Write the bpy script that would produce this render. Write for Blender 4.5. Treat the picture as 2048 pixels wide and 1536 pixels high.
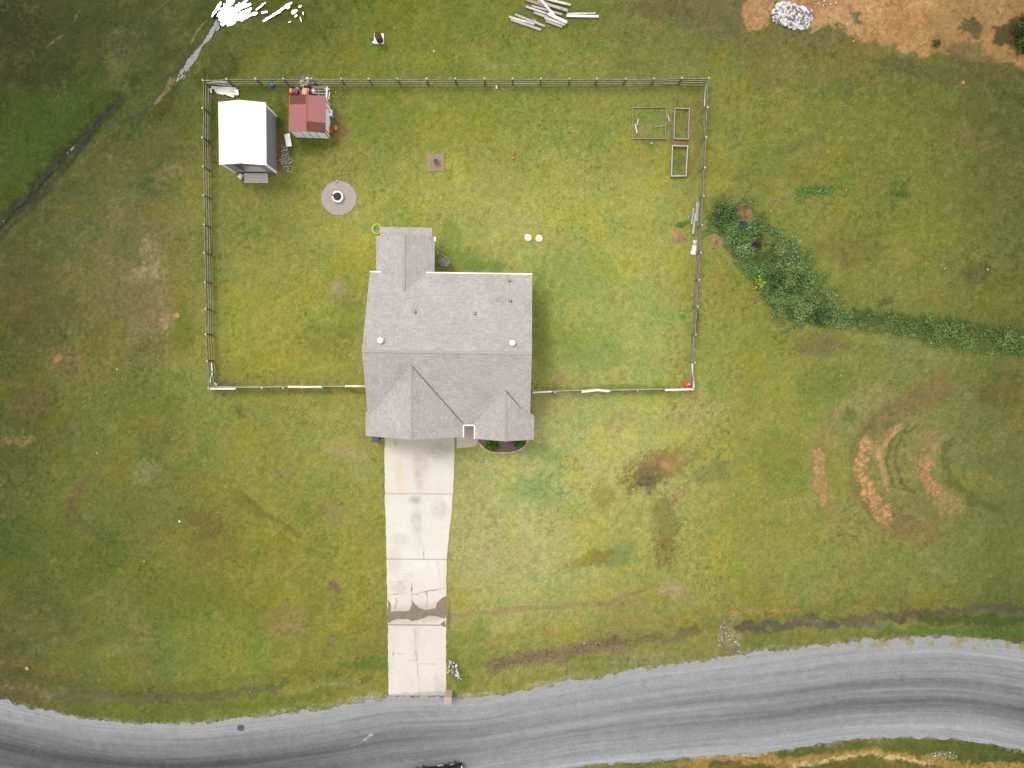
import bpy, math, random
import numpy as np
from mathutils import Vector, Matrix
random.seed(7); RNG = np.random.RandomState(11)
for o in list(bpy.data.objects): bpy.data.objects.remove(o)
SC = bpy.context.scene; COL = SC.collection

# ---------------------------------------------------------------- camera (drone, looking almost straight down)
F = 1365.0; H = 57.0; TILT = math.atan(73 / F)
cd = bpy.data.cameras.new('camera'); cam = bpy.data.objects.new('camera', cd); COL.objects.link(cam)
cd.sensor_width = 36; cd.lens = 36 * F / 2048; cd.clip_start = 0.5; cd.clip_end = 3000
cam.location = (0, 0, H); cam.rotation_euler = (-TILT, 0, 0); SC.camera = cam
# ---------------------------------------------------------------- sky and soft sun (thin bright overcast)
TOSUN = Vector((-0.643 * math.sin(math.radians(33)), 0.766 * math.sin(math.radians(33)), math.cos(math.radians(33))))
w = bpy.data.worlds.new('World'); SC.world = w; w.use_nodes = True
nt = w.node_tree; bg = nt.nodes['Background']; sky = nt.nodes.new('ShaderNodeTexSky'); sky.sky_type = 'NISHITA'
sky.sun_disc = False; sky.sun_elevation = math.radians(57); sky.sun_rotation = math.radians(-40)
sky.air_density = 1.0; sky.dust_density = 3.0; sky.ozone_density = 0.6
cloud = nt.nodes.new('ShaderNodeMix'); cloud.data_type = 'RGBA'; cloud.inputs[0].default_value = 0.8   # thin even cloud veiling most of the blue
cloud.inputs[7].default_value = (4.6, 4.4, 4.15, 1); nt.links.new(sky.outputs[0], cloud.inputs[6]); nt.links.new(cloud.outputs[2], bg.inputs[0]); bg.inputs[1].default_value = 0.15
sl = bpy.data.lights.new('sun', 'SUN'); sun = bpy.data.objects.new('sun', sl); COL.objects.link(sun)
sl.energy = 1.0; sl.angle = math.radians(20); sl.color = (1.0, 0.97, 0.93)
sun.rotation_euler = (-TOSUN).to_track_quat('-Z', 'Y').to_euler(); sun.location = TOSUN * 80
vs = SC.view_settings; vs.view_transform = 'Standard'; vs.look = 'None'; vs.gamma = 1.0; vs.exposure = 1.03
KEXP = 1.75

# ---------------------------------------------------------------- helpers
def W(px, py, z=0.0):
    """the point at height z whose place on the photograph is px, py"""
    d = ((px - 1024) / F, -(py - 768) / F, -1.0); c, s = math.cos(-TILT), math.sin(-TILT)
    d = (d[0], c * d[1] - s * d[2], s * d[1] + c * d[2]); k = (z - H) / d[2]
    return Vector((d[0] * k, d[1] * k, z))
def P(x, y):
    """map position of ground points (arrays)"""
    c, s = math.cos(TILT), math.sin(TILT)
    Y = c * y - s * (-H); Z = s * y + c * (-H)
    return 1024 + F * x / -Z, 768 - F * Y / -Z
def s2l(c):
    c = np.asarray(c, dtype=float)
    return np.where(c <= 0.04045, c / 12.92, ((c + 0.055) / 1.055) ** 2.4)
def A(r, g, b):
    return tuple(float(v) for v in np.minimum(s2l(np.array([r, g, b]) / 255.0) / KEXP, 0.85))
def _h(ix, iy, seed):
    n = (ix.astype(np.int64) * 374761393 + iy.astype(np.int64) * 668265263 + seed * 974634777) & 0x7fffffff
    n = ((n ^ (n >> 13)) * 1274126177) & 0x7fffffff
    return ((n ^ (n >> 16)) & 0xffff) / 65535.0
def vn(x, y, seed=0):
    ix = np.floor(x); iy = np.floor(y); fx = x - ix; fy = y - iy
    fx = fx * fx * (3 - 2 * fx); fy = fy * fy * (3 - 2 * fy)
    a = _h(ix, iy, seed); b = _h(ix + 1, iy, seed); c = _h(ix, iy + 1, seed); d = _h(ix + 1, iy + 1, seed)
    return (a * (1 - fx) + b * fx) * (1 - fy) + (c * (1 - fx) + d * fx) * fy
def fbm(x, y, seed=0, o=4):
    t = 0; a = 0.5; n = 0
    for i in range(o):
        t = t + a * vn(x + 17.3 * i, y - 9.1 * i, seed + i); n += a; a *= 0.5; x = x * 2.03; y = y * 2.03
    return t / n * 2 - 1
def sstep(a, b, v):
    t = np.clip((v - a) / (b - a), 0, 1); return t * t * (3 - 2 * t)

class MB:
    def __init__(s): s.v = []; s.f = []; s.m = []; s.mats = []; s.sm = []
    def mi(s, m):
        if m not in s.mats: s.mats.append(m)
        return s.mats.index(m)
    def add(s, vs_, fs, m, smooth=False):
        o = len(s.v); k = s.mi(m); s.v += [tuple(v) for v in vs_]
        for f in fs: s.f.append(tuple(i + o for i in f)); s.m.append(k); s.sm.append(smooth)
    def box(s, c, d, m, rz=0, rx=0, ry=0, tap=1.0):
        M = Matrix.Translation(c) @ Matrix.Rotation(rz, 4, 'Z') @ Matrix.Rotation(ry, 4, 'Y') @ Matrix.Rotation(rx, 4, 'X')
        hx, hy, hz = d[0] / 2, d[1] / 2, d[2] / 2
        vs_ = [M @ Vector((x * hx * (tap if z < 0 else 1), y * hy * (tap if z < 0 else 1), z * hz)) for z in (-1, 1) for y in (-1, 1) for x in (-1, 1)]
        s.add(vs_, [(0, 2, 3, 1), (4, 5, 7, 6), (0, 1, 5, 4), (2, 6, 7, 3), (0, 4, 6, 2), (1, 3, 7, 5)], m); return s
    def beam(s, a, b, wd, ht, m, mt=None, up=Vector((0, 0, 1)), roll=0):
        a = Vector(a); b = Vector(b); d = (b - a).normalized(); sd = d.cross(up)
        if sd.length < 1e-4: sd = Vector((1, 0, 0))
        sd.normalize(); u = sd.cross(d); 
        if roll:
            R = Matrix.Rotation(roll, 3, d); sd = R @ sd; u = R @ u
        vs_ = [p + sd * (i * wd / 2) + u * (j * ht / 2) for p in (a, b) for j in (-1, 1) for i in (-1, 1)]
        s.add(vs_, [(0, 1, 3, 2), (4, 6, 7, 5), (0, 4, 5, 1), (1, 5, 7, 3), (0, 2, 6, 4)], m)
        s.add([vs_[2], vs_[3], vs_[7], vs_[6]], [(0, 1, 2, 3)], mt or m); return s
    def tube(s, pts, r, m, n=8, closed=False, cap=True, smooth=True):
        pts = [Vector(p) for p in pts]; rs = r if isinstance(r, (list, tuple)) else [r] * len(pts); L = len(pts); vs_ = []
        for i, p in enumerate(pts):
            a = pts[(i - 1) % L] if (closed or i > 0) else p; b = pts[(i + 1) % L] if (closed or i < L - 1) else p
            d = (b - a).normalized(); u = Vector((0, 0, 1)) if abs(d.z) < 0.9 else Vector((1, 0, 0))
            x = d.cross(u).normalized(); y = x.cross(d)
            for k in range(n):
                t = 2 * math.pi * k / n; vs_.append(p + (x * math.cos(t) + y * math.sin(t)) * rs[i])
        fs = []
        for i in range(L if closed else L - 1):
            j = (i + 1) % L
            for k in range(n): fs.append((i * n + k, i * n + (k + 1) % n, j * n + (k + 1) % n, j * n + k))
        if cap and not closed: fs += [tuple(range(n - 1, -1, -1)), tuple((L - 1) * n + k for k in range(n))]
        s.add(vs_, fs, m, smooth); return s
    def lathe(s, c, prof, m, n=20, smooth=True, mx=None):
        vs_ = []; M = mx or Matrix.Translation(c)
        for r, z in prof:
            for k in range(n):
                t = 2 * math.pi * k / n; vs_.append(M @ Vector((r * math.cos(t), r * math.sin(t), z)))
        fs = []
        for i in range(len(prof) - 1):
            for k in range(n): fs.append((i * n + k, i * n + (k + 1) % n, (i + 1) * n + (k + 1) % n, (i + 1) * n + k))
        fs += [tuple(range(n - 1, -1, -1)), tuple((len(prof) - 1) * n + k for k in range(n))]
        s.add(vs_, fs, m, smooth); return s
    def prism(s, pts, z0, z1, m, mt=None):
        n = len(pts); vs_ = [(p[0], p[1], z0) for p in pts] + [(p[0], p[1], z1) for p in pts]
        s.add(vs_, [tuple(range(n - 1, -1, -1))] + [(i, (i + 1) % n, n + (i + 1) % n, n + i) for i in range(n)], m)
        s.add(vs_[n:], [tuple(range(n))], mt or m); return s
    def slab(s, quad, th, m, ms=None):
        q = [Vector(p) for p in quad]; n = len(q); vs_ = q + [p - Vector((0, 0, th)) for p in q]
        s.add(vs_[:n], [tuple(range(n))], m)
        s.add(vs_, [tuple(range(2 * n - 1, n - 1, -1))] + [(i + n, (i + 1) % n + n, (i + 1) % n, i) for i in range(n)], ms or m); return s
    def rock(s, c, r, m, rnd, flat=0.6):
        vs_ = []; fs = []; ph = (1 + 5 ** .5) / 2
        base = [(-1, ph, 0), (1, ph, 0), (-1, -ph, 0), (1, -ph, 0), (0, -1, ph), (0, 1, ph), (0, -1, -ph), (0, 1, -ph), (ph, 0, -1), (ph, 0, 1), (-ph, 0, -1), (-ph, 0, 1)]
        R = Matrix.Rotation(rnd.random() * 6.28, 3, 'Z') @ Matrix.Rotation(rnd.random() * 3, 3, 'X')
        for b in base:
            v = (R @ Vector(b)) * (r / 1.9 * (0.7 + 0.6 * rnd.random())); vs_.append(Vector(c) + Vector((v.x, v.y, v.z * flat)))
        fs = [(0, 11, 5), (0, 5, 1), (0, 1, 7), (0, 7, 10), (0, 10, 11), (1, 5, 9), (5, 11, 4), (11, 10, 2), (10, 7, 6), (7, 1, 8), (3, 9, 4), (3, 4, 2), (3, 2, 6), (3, 6, 8), (3, 8, 9), (4, 9, 5), (2, 4, 11), (6, 2, 10), (8, 6, 7), (9, 8, 1)]
        s.add(vs_, fs, m); return s
    def build(s, name, parent=None, bevel=0):
        me = bpy.data.meshes.new(name); me.from_pydata(s.v, [], s.f)
        for m in s.mats: me.materials.append(m)
        me.polygons.foreach_set('material_index', s.m); me.polygons.foreach_set('use_smooth', s.sm); me.update()
        o = bpy.data.objects.new(name, me); COL.objects.link(o)
        if parent is not None: o.parent = parent
        if bevel:
            b = o.modifiers.new('bevel', 'BEVEL'); b.width = bevel; b.segments = 2; b.limit_method = 'ANGLE'
        return o
def tag(o, label=None, cat=None, group=None, kind=None):
    if label: o['label'] = label
    if cat: o['category'] = cat
    if group: o['group'] = group
    if kind: o['kind'] = kind
    return o
def thing(name, label, cat, loc=(0, 0, 0), rz=0, group=None):
    o = bpy.data.objects.new(name, None); COL.objects.link(o); o.location = loc; o.rotation_euler = (0, 0, rz)
    return tag(o, label, cat, group)

# ---------------------------------------------------------------- materials
def nmat(name, col, rough=0.8, var=0.15, scale=6.0, metal=0.0, bump=0.0, bscale=40, detail=4, tint=None, stretch=None, spec=None):
    m = bpy.data.materials.new(name); m.use_nodes = True; n = m.node_tree; b = n.nodes['Principled BSDF']
    b.inputs['Roughness'].default_value = rough; b.inputs['Metallic'].default_value = metal
    if spec is not None: b.inputs['Specular IOR Level'].default_value = spec
    tc = n.nodes.new('ShaderNodeTexCoord'); mp = n.nodes.new('ShaderNodeMapping'); n.links.new(tc.outputs['Object'], mp.inputs[0])
    if stretch: mp.inputs['Scale'].default_value = stretch
    nz = n.nodes.new('ShaderNodeTexNoise'); nz.inputs['Scale'].default_value = scale; nz.inputs['Detail'].default_value = detail
    n.links.new(mp.outputs[0], nz.inputs['Vector'])
    rp = n.nodes.new('ShaderNodeValToRGB'); c = np.array(col); t = np.array(tint) if tint else c * (1 + var)
    rp.color_ramp.elements[0].position = 0.3; rp.color_ramp.elements[1].position = 0.7
    rp.color_ramp.elements[0].color = (*(c * (1 - var)), 1); rp.color_ramp.elements[1].color = (*np.minimum(t, 0.9), 1)
    n.links.new(nz.outputs[0], rp.inputs[0]); n.links.new(rp.outputs[0], b.inputs['Base Color'])
    if bump:
        n2 = n.nodes.new('ShaderNodeTexNoise'); n2.inputs['Scale'].default_value = bscale; n.links.new(mp.outputs[0], n2.inputs['Vector'])
        bp = n.nodes.new('ShaderNodeBump'); bp.inputs['Strength'].default_value = bump; bp.inputs['Distance'].default_value = 0.03
        n.links.new(n2.outputs[0], bp.inputs['Height']); n.links.new(bp.outputs[0], b.inputs['Normal'])
    return m
def attrmat(name, rough=0.95, var=0.22, scale=9.0, bump=0.6, bscale=14.0, spec=0.1):
    m = bpy.data.materials.new(name); m.use_nodes = True; n = m.node_tree; b = n.nodes['Principled BSDF']
    b.inputs['Roughness'].default_value = rough; b.inputs['Specular IOR Level'].default_value = spec
    at = n.nodes.new('ShaderNodeAttribute'); at.attribute_name = 'col'
    tc = n.nodes.new('ShaderNodeTexCoord')
    def noise(sc, det):
        z = n.nodes.new('ShaderNodeTexNoise'); z.inputs['Scale'].default_value = sc; z.inputs['Detail'].default_value = det; z.inputs['Roughness'].default_value = 0.65
        n.links.new(tc.outputs['Object'], z.inputs['Vector']); return z
    z = noise(scale, 6)
    mr = n.nodes.new('ShaderNodeMapRange'); mr.inputs[1].default_value = 0.3; mr.inputs[2].default_value = 0.7; mr.inputs[3].default_value = 1 - var; mr.inputs[4].default_value = 1 + var
    n.links.new(z.outputs[0], mr.inputs[0])
    vm = n.nodes.new('ShaderNodeVectorMath'); vm.operation = 'SCALE'; n.links.new(at.outputs['Color'], vm.inputs[0]); n.links.new(mr.outputs[0], vm.inputs['Scale'])
    n.links.new(vm.outputs[0], b.inputs['Base Color'])
    if bump:
        z2 = noise(bscale, 5); bp = n.nodes.new('ShaderNodeBump'); bp.inputs['Strength'].default_value = bump; bp.inputs['Distance'].default_value = 0.06
        n.links.new(z2.outputs[0], bp.inputs['Height']); n.links.new(bp.outputs[0], b.inputs['Normal'])
    return m
def shingle(name, swap):
    m = bpy.data.materials.new(name); m.use_nodes = True; n = m.node_tree; b = n.nodes['Principled BSDF']; b.inputs['Roughness'].default_value = 0.95; b.inputs['Specular IOR Level'].default_value = 0.15
    tc = n.nodes.new('ShaderNodeTexCoord'); mp = n.nodes.new('ShaderNodeMapping'); n.links.new(tc.outputs['Object'], mp.inputs[0])
    if swap: mp.inputs['Rotation'].default_value = (0, 0, math.pi / 2)
    br = n.nodes.new('ShaderNodeTexBrick'); n.links.new(mp.outputs[0], br.inputs['Vector'])
    br.inputs['Scale'].default_value = 1; br.inputs['Brick Width'].default_value = 0.31; br.inputs['Row Height'].default_value = 0.15; br.inputs['Mortar Size'].default_value = 0.012
    br.inputs['Mortar Smooth'].default_value = 0.5; br.inputs['Bias'].default_value = 0.0; br.offset = 0.37; br.offset_frequency = 3
    br.inputs['Color1'].default_value = (*A(206, 202, 196), 1); br.inputs['Color2'].default_value = (*A(192, 187, 181), 1); br.inputs['Mortar'].default_value = (*A(176, 172, 168), 1)
    def nz(sc, det, lo, hi, p0=.3, p1=.7):
        z = n.nodes.new('ShaderNodeTexNoise'); z.inputs['Scale'].default_value = sc; z.inputs['Detail'].default_value = det; n.links.new(tc.outputs['Object'], z.inputs['Vector'])
        r = n.nodes.new('ShaderNodeMapRange'); r.inputs[1].default_value = p0; r.inputs[2].default_value = p1; r.inputs[3].default_value = lo; r.inputs[4].default_value = hi; n.links.new(z.outputs[0], r.inputs[0]); return r
    a = nz(11, 6, .88, 1.12); c = nz(0.35, 5, .94, 1.05); d = nz(1.6, 3, .95, 1.04)
    mu = n.nodes.new('ShaderNodeMath'); mu.operation = 'MULTIPLY'; n.links.new(a.outputs[0], mu.inputs[0]); n.links.new(c.outputs[0], mu.inputs[1])
    e = nz(0.55, 6, 1.0, .86, .56, .72); mm_ = n.nodes.new('ShaderNodeMath'); mm_.operation = 'MULTIPLY'; n.links.new(mu.outputs[0], mm_.inputs[0]); n.links.new(e.outputs[0], mm_.inputs[1]); mu = mm_
    m2 = n.nodes.new('ShaderNodeMath'); m2.operation = 'MULTIPLY'; n.links.new(mu.outputs[0], m2.inputs[0]); n.links.new(d.outputs[0], m2.inputs[1])
    v = n.nodes.new('ShaderNodeVectorMath'); v.operation = 'SCALE'; n.links.new(br.outputs[0], v.inputs[0]); n.links.new(m2.outputs[0], v.inputs['Scale']); n.links.new(v.outputs[0], b.inputs['Base Color'])
    bp = n.nodes.new('ShaderNodeBump'); bp.inputs['Strength'].default_value = 0.35; bp.inputs['Distance'].default_value = 0.02; n.links.new(a.outputs[0], bp.inputs['Height']); n.links.new(bp.outputs[0], b.inputs['Normal'])
    return m
def ribbed(name, col, pitch, axis, dark=0.75, rough=0.5, metal=0.0, stain=None, stains=2.0):
    m = bpy.data.materials.new(name); m.use_nodes = True; n = m.node_tree; b = n.nodes['Principled BSDF']; b.inputs['Roughness'].default_value = rough; b.inputs['Metallic'].default_value = metal
    tc = n.nodes.new('ShaderNodeTexCoord'); wv = n.nodes.new('ShaderNodeTexWave'); wv.bands_direction = axis; wv.inputs['Scale'].default_value = 1 / pitch / 3.1416 * 0.5 * 6.283 / 2; wv.inputs['Distortion'].default_value = 0.0
    n.links.new(tc.outputs['Object'], wv.inputs['Vector'])
    rp = n.nodes.new('ShaderNodeValToRGB'); rp.color_ramp.elements[0].position = 0.02; rp.color_ramp.elements[1].position = 0.2
    rp.color_ramp.elements[0].color = (*[c * dark for c in col], 1); rp.color_ramp.elements[1].color = (*col, 1); n.links.new(wv.outputs[0], rp.inputs[0])
    nz = n.nodes.new('ShaderNodeTexNoise'); nz.inputs['Scale'].default_value = stains; nz.inputs['Detail'].default_value = 7; n.links.new(tc.outputs['Object'], nz.inputs['Vector'])
    mx = n.nodes.new('ShaderNodeMix'); mx.data_type = 'RGBA'; mr = n.nodes.new('ShaderNodeMapRange'); mr.inputs[1].default_value = 0.48; mr.inputs[2].default_value = 0.75; mr.inputs[3].default_value = 0; mr.inputs[4].default_value = 0.8 if stain else 0.12
    n.links.new(nz.outputs[0], mr.inputs[0]); n.links.new(mr.outputs[0], mx.inputs[0]); n.links.new(rp.outputs[0], mx.inputs[6]); mx.inputs[7].default_value = (*(stain or [c * .8 for c in col]), 1)
    n.links.new(mx.outputs[2], b.inputs['Base Color'])
    bp = n.nodes.new('ShaderNodeBump'); bp.inputs['Strength'].default_value = 0.5; bp.inputs['Distance'].default_value = 0.02; n.links.new(wv.outputs[0], bp.inputs['Height']); n.links.new(bp.outputs[0], b.inputs['Normal'])
    return m
def brickmat(name, c1, c2, mo, bw=0.2, bh=0.075):
    m = bpy.data.materials.new(name); m.use_nodes = True; n = m.node_tree; b = n.nodes['Principled BSDF']; b.inputs['Roughness'].default_value = 0.9
    tc = n.nodes.new('ShaderNodeTexCoord'); sp = n.nodes.new('ShaderNodeSeparateXYZ'); n.links.new(tc.outputs['Object'], sp.inputs[0])
    ad = n.nodes.new('ShaderNodeMath'); ad.operation = 'ADD'; n.links.new(sp.outputs[0], ad.inputs[0]); n.links.new(sp.outputs[1], ad.inputs[1])
    cb = n.nodes.new('ShaderNodeCombineXYZ'); n.links.new(ad.outputs[0], cb.inputs[0]); n.links.new(sp.outputs[2], cb.inputs[1])
    br = n.nodes.new('ShaderNodeTexBrick'); n.links.new(cb.outputs[0], br.inputs['Vector']); br.inputs['Scale'].default_value = 1; br.inputs['Brick Width'].default_value = bw; br.inputs['Row Height'].default_value = bh; br.inputs['Mortar Size'].default_value = 0.01
    br.inputs['Color1'].default_value = (*c1, 1); br.inputs['Color2'].default_value = (*c2, 1); br.inputs['Mortar'].default_value = (*mo, 1); n.links.new(br.outputs[0], b.inputs['Base Color']); return m
def glassmat(name):
    m = bpy.data.materials.new(name); m.use_nodes = True; b = m.node_tree.nodes['Principled BSDF']; b.inputs['Base Color'].default_value = (.02, .03, .035, 1); b.inputs['Roughness'].default_value = 0.05; return m

M_ground = attrmat('ground_cover', var=.3, scale=12, bump=.8); M_blade = attrmat('grass_blades', var=0.1, bump=0); M_road = attrmat('road_gravel', var=0.2, scale=14, bump=0.35, bscale=30)
M_conc = attrmat('concrete', var=0.05, scale=7, bump=0.1, bscale=60, rough=0.85)
M_leaf = attrmat('weed_leaves', var=0.15, bump=0, rough=0.7, spec=0.3)
M_sh = shingle('shingles_lengthwise', False); M_shx = shingle('shingles_crosswise', True)
M_cap = nmat('ridge_cap', A(184, 177, 171), var=.12, scale=9)
M_white = nmat('white_paint', (.78, .78, .76), rough=.5, var=.04); M_offw = nmat('white_vinyl', (.62, .6, .58), rough=.5, var=.12, scale=3)
M_side = nmat('cream_siding', (.55, .5, .42), var=.05); M_brick = brickmat('red_brick', (.3, .14, .1), (.24, .11, .08), (.4, .37, .33))
M_glass = glassmat('window_glass'); M_dark = nmat('dark_metal', (.02, .02, .022), rough=.5); M_black = nmat('black_paint', (.008, .008, .01), rough=.2, var=.05)
M_tyre = nmat('rubber', (.02, .02, .02), rough=.85); M_chrome = nmat('bright_metal', (.6, .6, .6), rough=.3, metal=.9, var=.05)
M_postside = nmat('weathered_post_side', (.075, .07, .05), var=.3, scale=5); M_posttop = nmat('post_end_grain', (.42, .41, .33), var=.12, scale=12)
M_rail = nmat('weathered_rail', (.17, .17, .12), var=.38, scale=2.5, stretch=(1, 1, 1)); M_rail_shaded = nmat('shaded_rail_side', (.04, .038, .026), var=.3, scale=4)  # rail sides use a much darker copy of the tops, shade painted in
M_railw = nmat('bleached_board', (.28, .27, .24), var=.2, scale=3)
M_wood = nmat('grey_timber', (.31, .28, .255), var=.3, scale=3); M_wood2 = nmat('pale_timber', (.4, .38, .34), var=.32, scale=2.2); M_wood3 = nmat('brown_timber', (.24, .19, .14), var=.3, scale=3)
M_deck = ribbed('deck_boards', (.62, .58, .55), .14, 'Y', dark=.5, rough=.9)
M_roofw = ribbed('white_metal_roof', (.85, .86, .87), .3, 'Y', dark=.93, rough=.4); M_shedwall = ribbed('grey_metal_wall', (.2, .2, .235), .23, 'Y', dark=.75, rough=.5)
M_shedwallx = ribbed('grey_metal_wall_front', (.2, .2, .235), .23, 'X', dark=.75, rough=.5)
M_redroof = ribbed('faded_red_roof', A(178, 112, 114), .2, 'Y', dark=.9, rough=.7, stain=A(182, 120, 98), stains=1.3); M_redroof2 = ribbed('deep_red_roof', A(112, 54, 44), .2, 'Y', dark=.85, rough=.7)
M_rust = nmat('rust', (.3, .12, .045), var=.35, scale=5); M_palemetal = ribbed('pale_metal_wall', (.78, .8, .82), .3, 'X', dark=.85, rough=.5)
M_red = nmat('red_plastic', (.55, .045, .05), rough=.4, var=.08); M_orange = nmat('orange_plastic', (.6, .13, .02), rough=.4, var=.1)
M_blue = nmat('blue_plastic', (.02, .12, .4), rough=.4); M_navy = nmat('navy_plastic', (.035, .05, .075), rough=.5); M_teal = nmat('teal_plastic', (.03, .42, .3), rough=.4)
M_yellow = nmat('yellow_hose', (.65, .6, .05), rough=.45); M_green = nmat('green_hose', (.08, .4, .18), rough=.45)
M_brown = nmat('rusty_barrel_steel', (.075, .03, .015), rough=.8, var=.35); M_soil = nmat('soil', (.12, .085, .06), var=.4, scale=8, bump=.6)
M_mulch = nmat('mulch', (.14, .10, .095), var=.6, scale=26, bump=.8); M_pad = nmat('gravel', A(186, 176, 166), var=.2, scale=28, bump=.8, bscale=50)
M_peach = nmat('peach_plastic', (.6, .3, .18), var=.1); M_ash = nmat('ash', (.07, .065, .065), var=.6, scale=20); M_cream = nmat('cream_concrete', (.62, .56, .44), var=.1, scale=6)
M_edge = brickmat('edging_bricks', (.46, .3, .2), (.52, .38, .26), (.3, .24, .18), .28, .2); M_cooler = nmat('grey_blue_plastic', (.14, .2, .24), var=.1)
M_chair = nmat('grey_chair_plastic', (.2, .2, .235), rough=.5, var=.12); M_chairarm = nmat('grey_green_arm', (.26, .3, .25), rough=.5)
M_stone = nmat('pale_stone', (.42, .4, .35), var=.15); M_ostone = nmat('orange_stone', A(196, 148, 92), var=.2); M_tan = nmat('tan_clay', A(196, 178, 122), var=.15); M_rub = nmat('white_rubble', (.5, .48, .48), var=.4, scale=3); M_rub2 = nmat('grey_rubble', (.13, .11, .11), var=.4)

def water(name, col=(.03, .035, .03), rough=.04, spec=.5, bump=.15):
    m = bpy.data.materials.new(name); m.use_nodes = True; n = m.node_tree; b = n.nodes['Principled BSDF']
    b.inputs['Base Color'].default_value = (*col, 1); b.inputs['Roughness'].default_value = rough; b.inputs['IOR'].default_value = 1.33; b.inputs['Specular IOR Level'].default_value = spec
    tc = n.nodes.new('ShaderNodeTexCoord'); z = n.nodes.new('ShaderNodeTexNoise'); z.inputs['Scale'].default_value = 3; n.links.new(tc.outputs['Object'], z.inputs['Vector'])
    bp = n.nodes.new('ShaderNodeBump'); bp.inputs['Strength'].default_value = bump; bp.inputs['Distance'].default_value = 0.01; n.links.new(z.outputs[0], bp.inputs['Height']); n.links.new(bp.outputs[0], b.inputs['Normal']); return m
M_water = water('standing_water', spec=1.0); M_water.node_tree.nodes['Principled BSDF'].inputs['IOR'].default_value = 1.9
M_runnel = water('runnel_water', col=(.12, .125, .12), rough=.3, spec=.35, bump=.6)
M_stream = water('stream_surface', col=A(68, 76, 60), rough=.9, spec=.0, bump=.5)
M_mud = nmat('wet_mud', A(146, 130, 110), rough=.5, var=.16, scale=1.6, spec=.3)

# ---------------------------------------------------------------- ground colours (what grows or lies where, some shade painted in)
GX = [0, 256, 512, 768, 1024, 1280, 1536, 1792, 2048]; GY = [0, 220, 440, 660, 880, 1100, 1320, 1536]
G = np.array([  # grass tones, with lens falloff towards edges and corners painted in
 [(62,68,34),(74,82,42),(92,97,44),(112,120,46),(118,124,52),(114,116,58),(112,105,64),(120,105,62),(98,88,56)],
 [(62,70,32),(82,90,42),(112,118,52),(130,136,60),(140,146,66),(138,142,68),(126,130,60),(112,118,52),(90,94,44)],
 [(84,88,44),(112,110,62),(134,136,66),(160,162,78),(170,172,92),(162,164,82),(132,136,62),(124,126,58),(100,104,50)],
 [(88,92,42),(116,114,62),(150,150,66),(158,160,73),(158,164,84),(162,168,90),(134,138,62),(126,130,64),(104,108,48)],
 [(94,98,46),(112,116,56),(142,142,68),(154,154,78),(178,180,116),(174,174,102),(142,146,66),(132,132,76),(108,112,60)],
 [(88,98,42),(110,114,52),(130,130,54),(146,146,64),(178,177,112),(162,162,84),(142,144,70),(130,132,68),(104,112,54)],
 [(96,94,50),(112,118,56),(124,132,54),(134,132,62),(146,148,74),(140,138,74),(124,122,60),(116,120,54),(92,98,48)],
 [(90,88,46),(104,108,52),(116,122,52),(124,126,58),(130,132,62),(124,120,60),(96,92,44),(100,98,46),(78,84,40)]], float)
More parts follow.
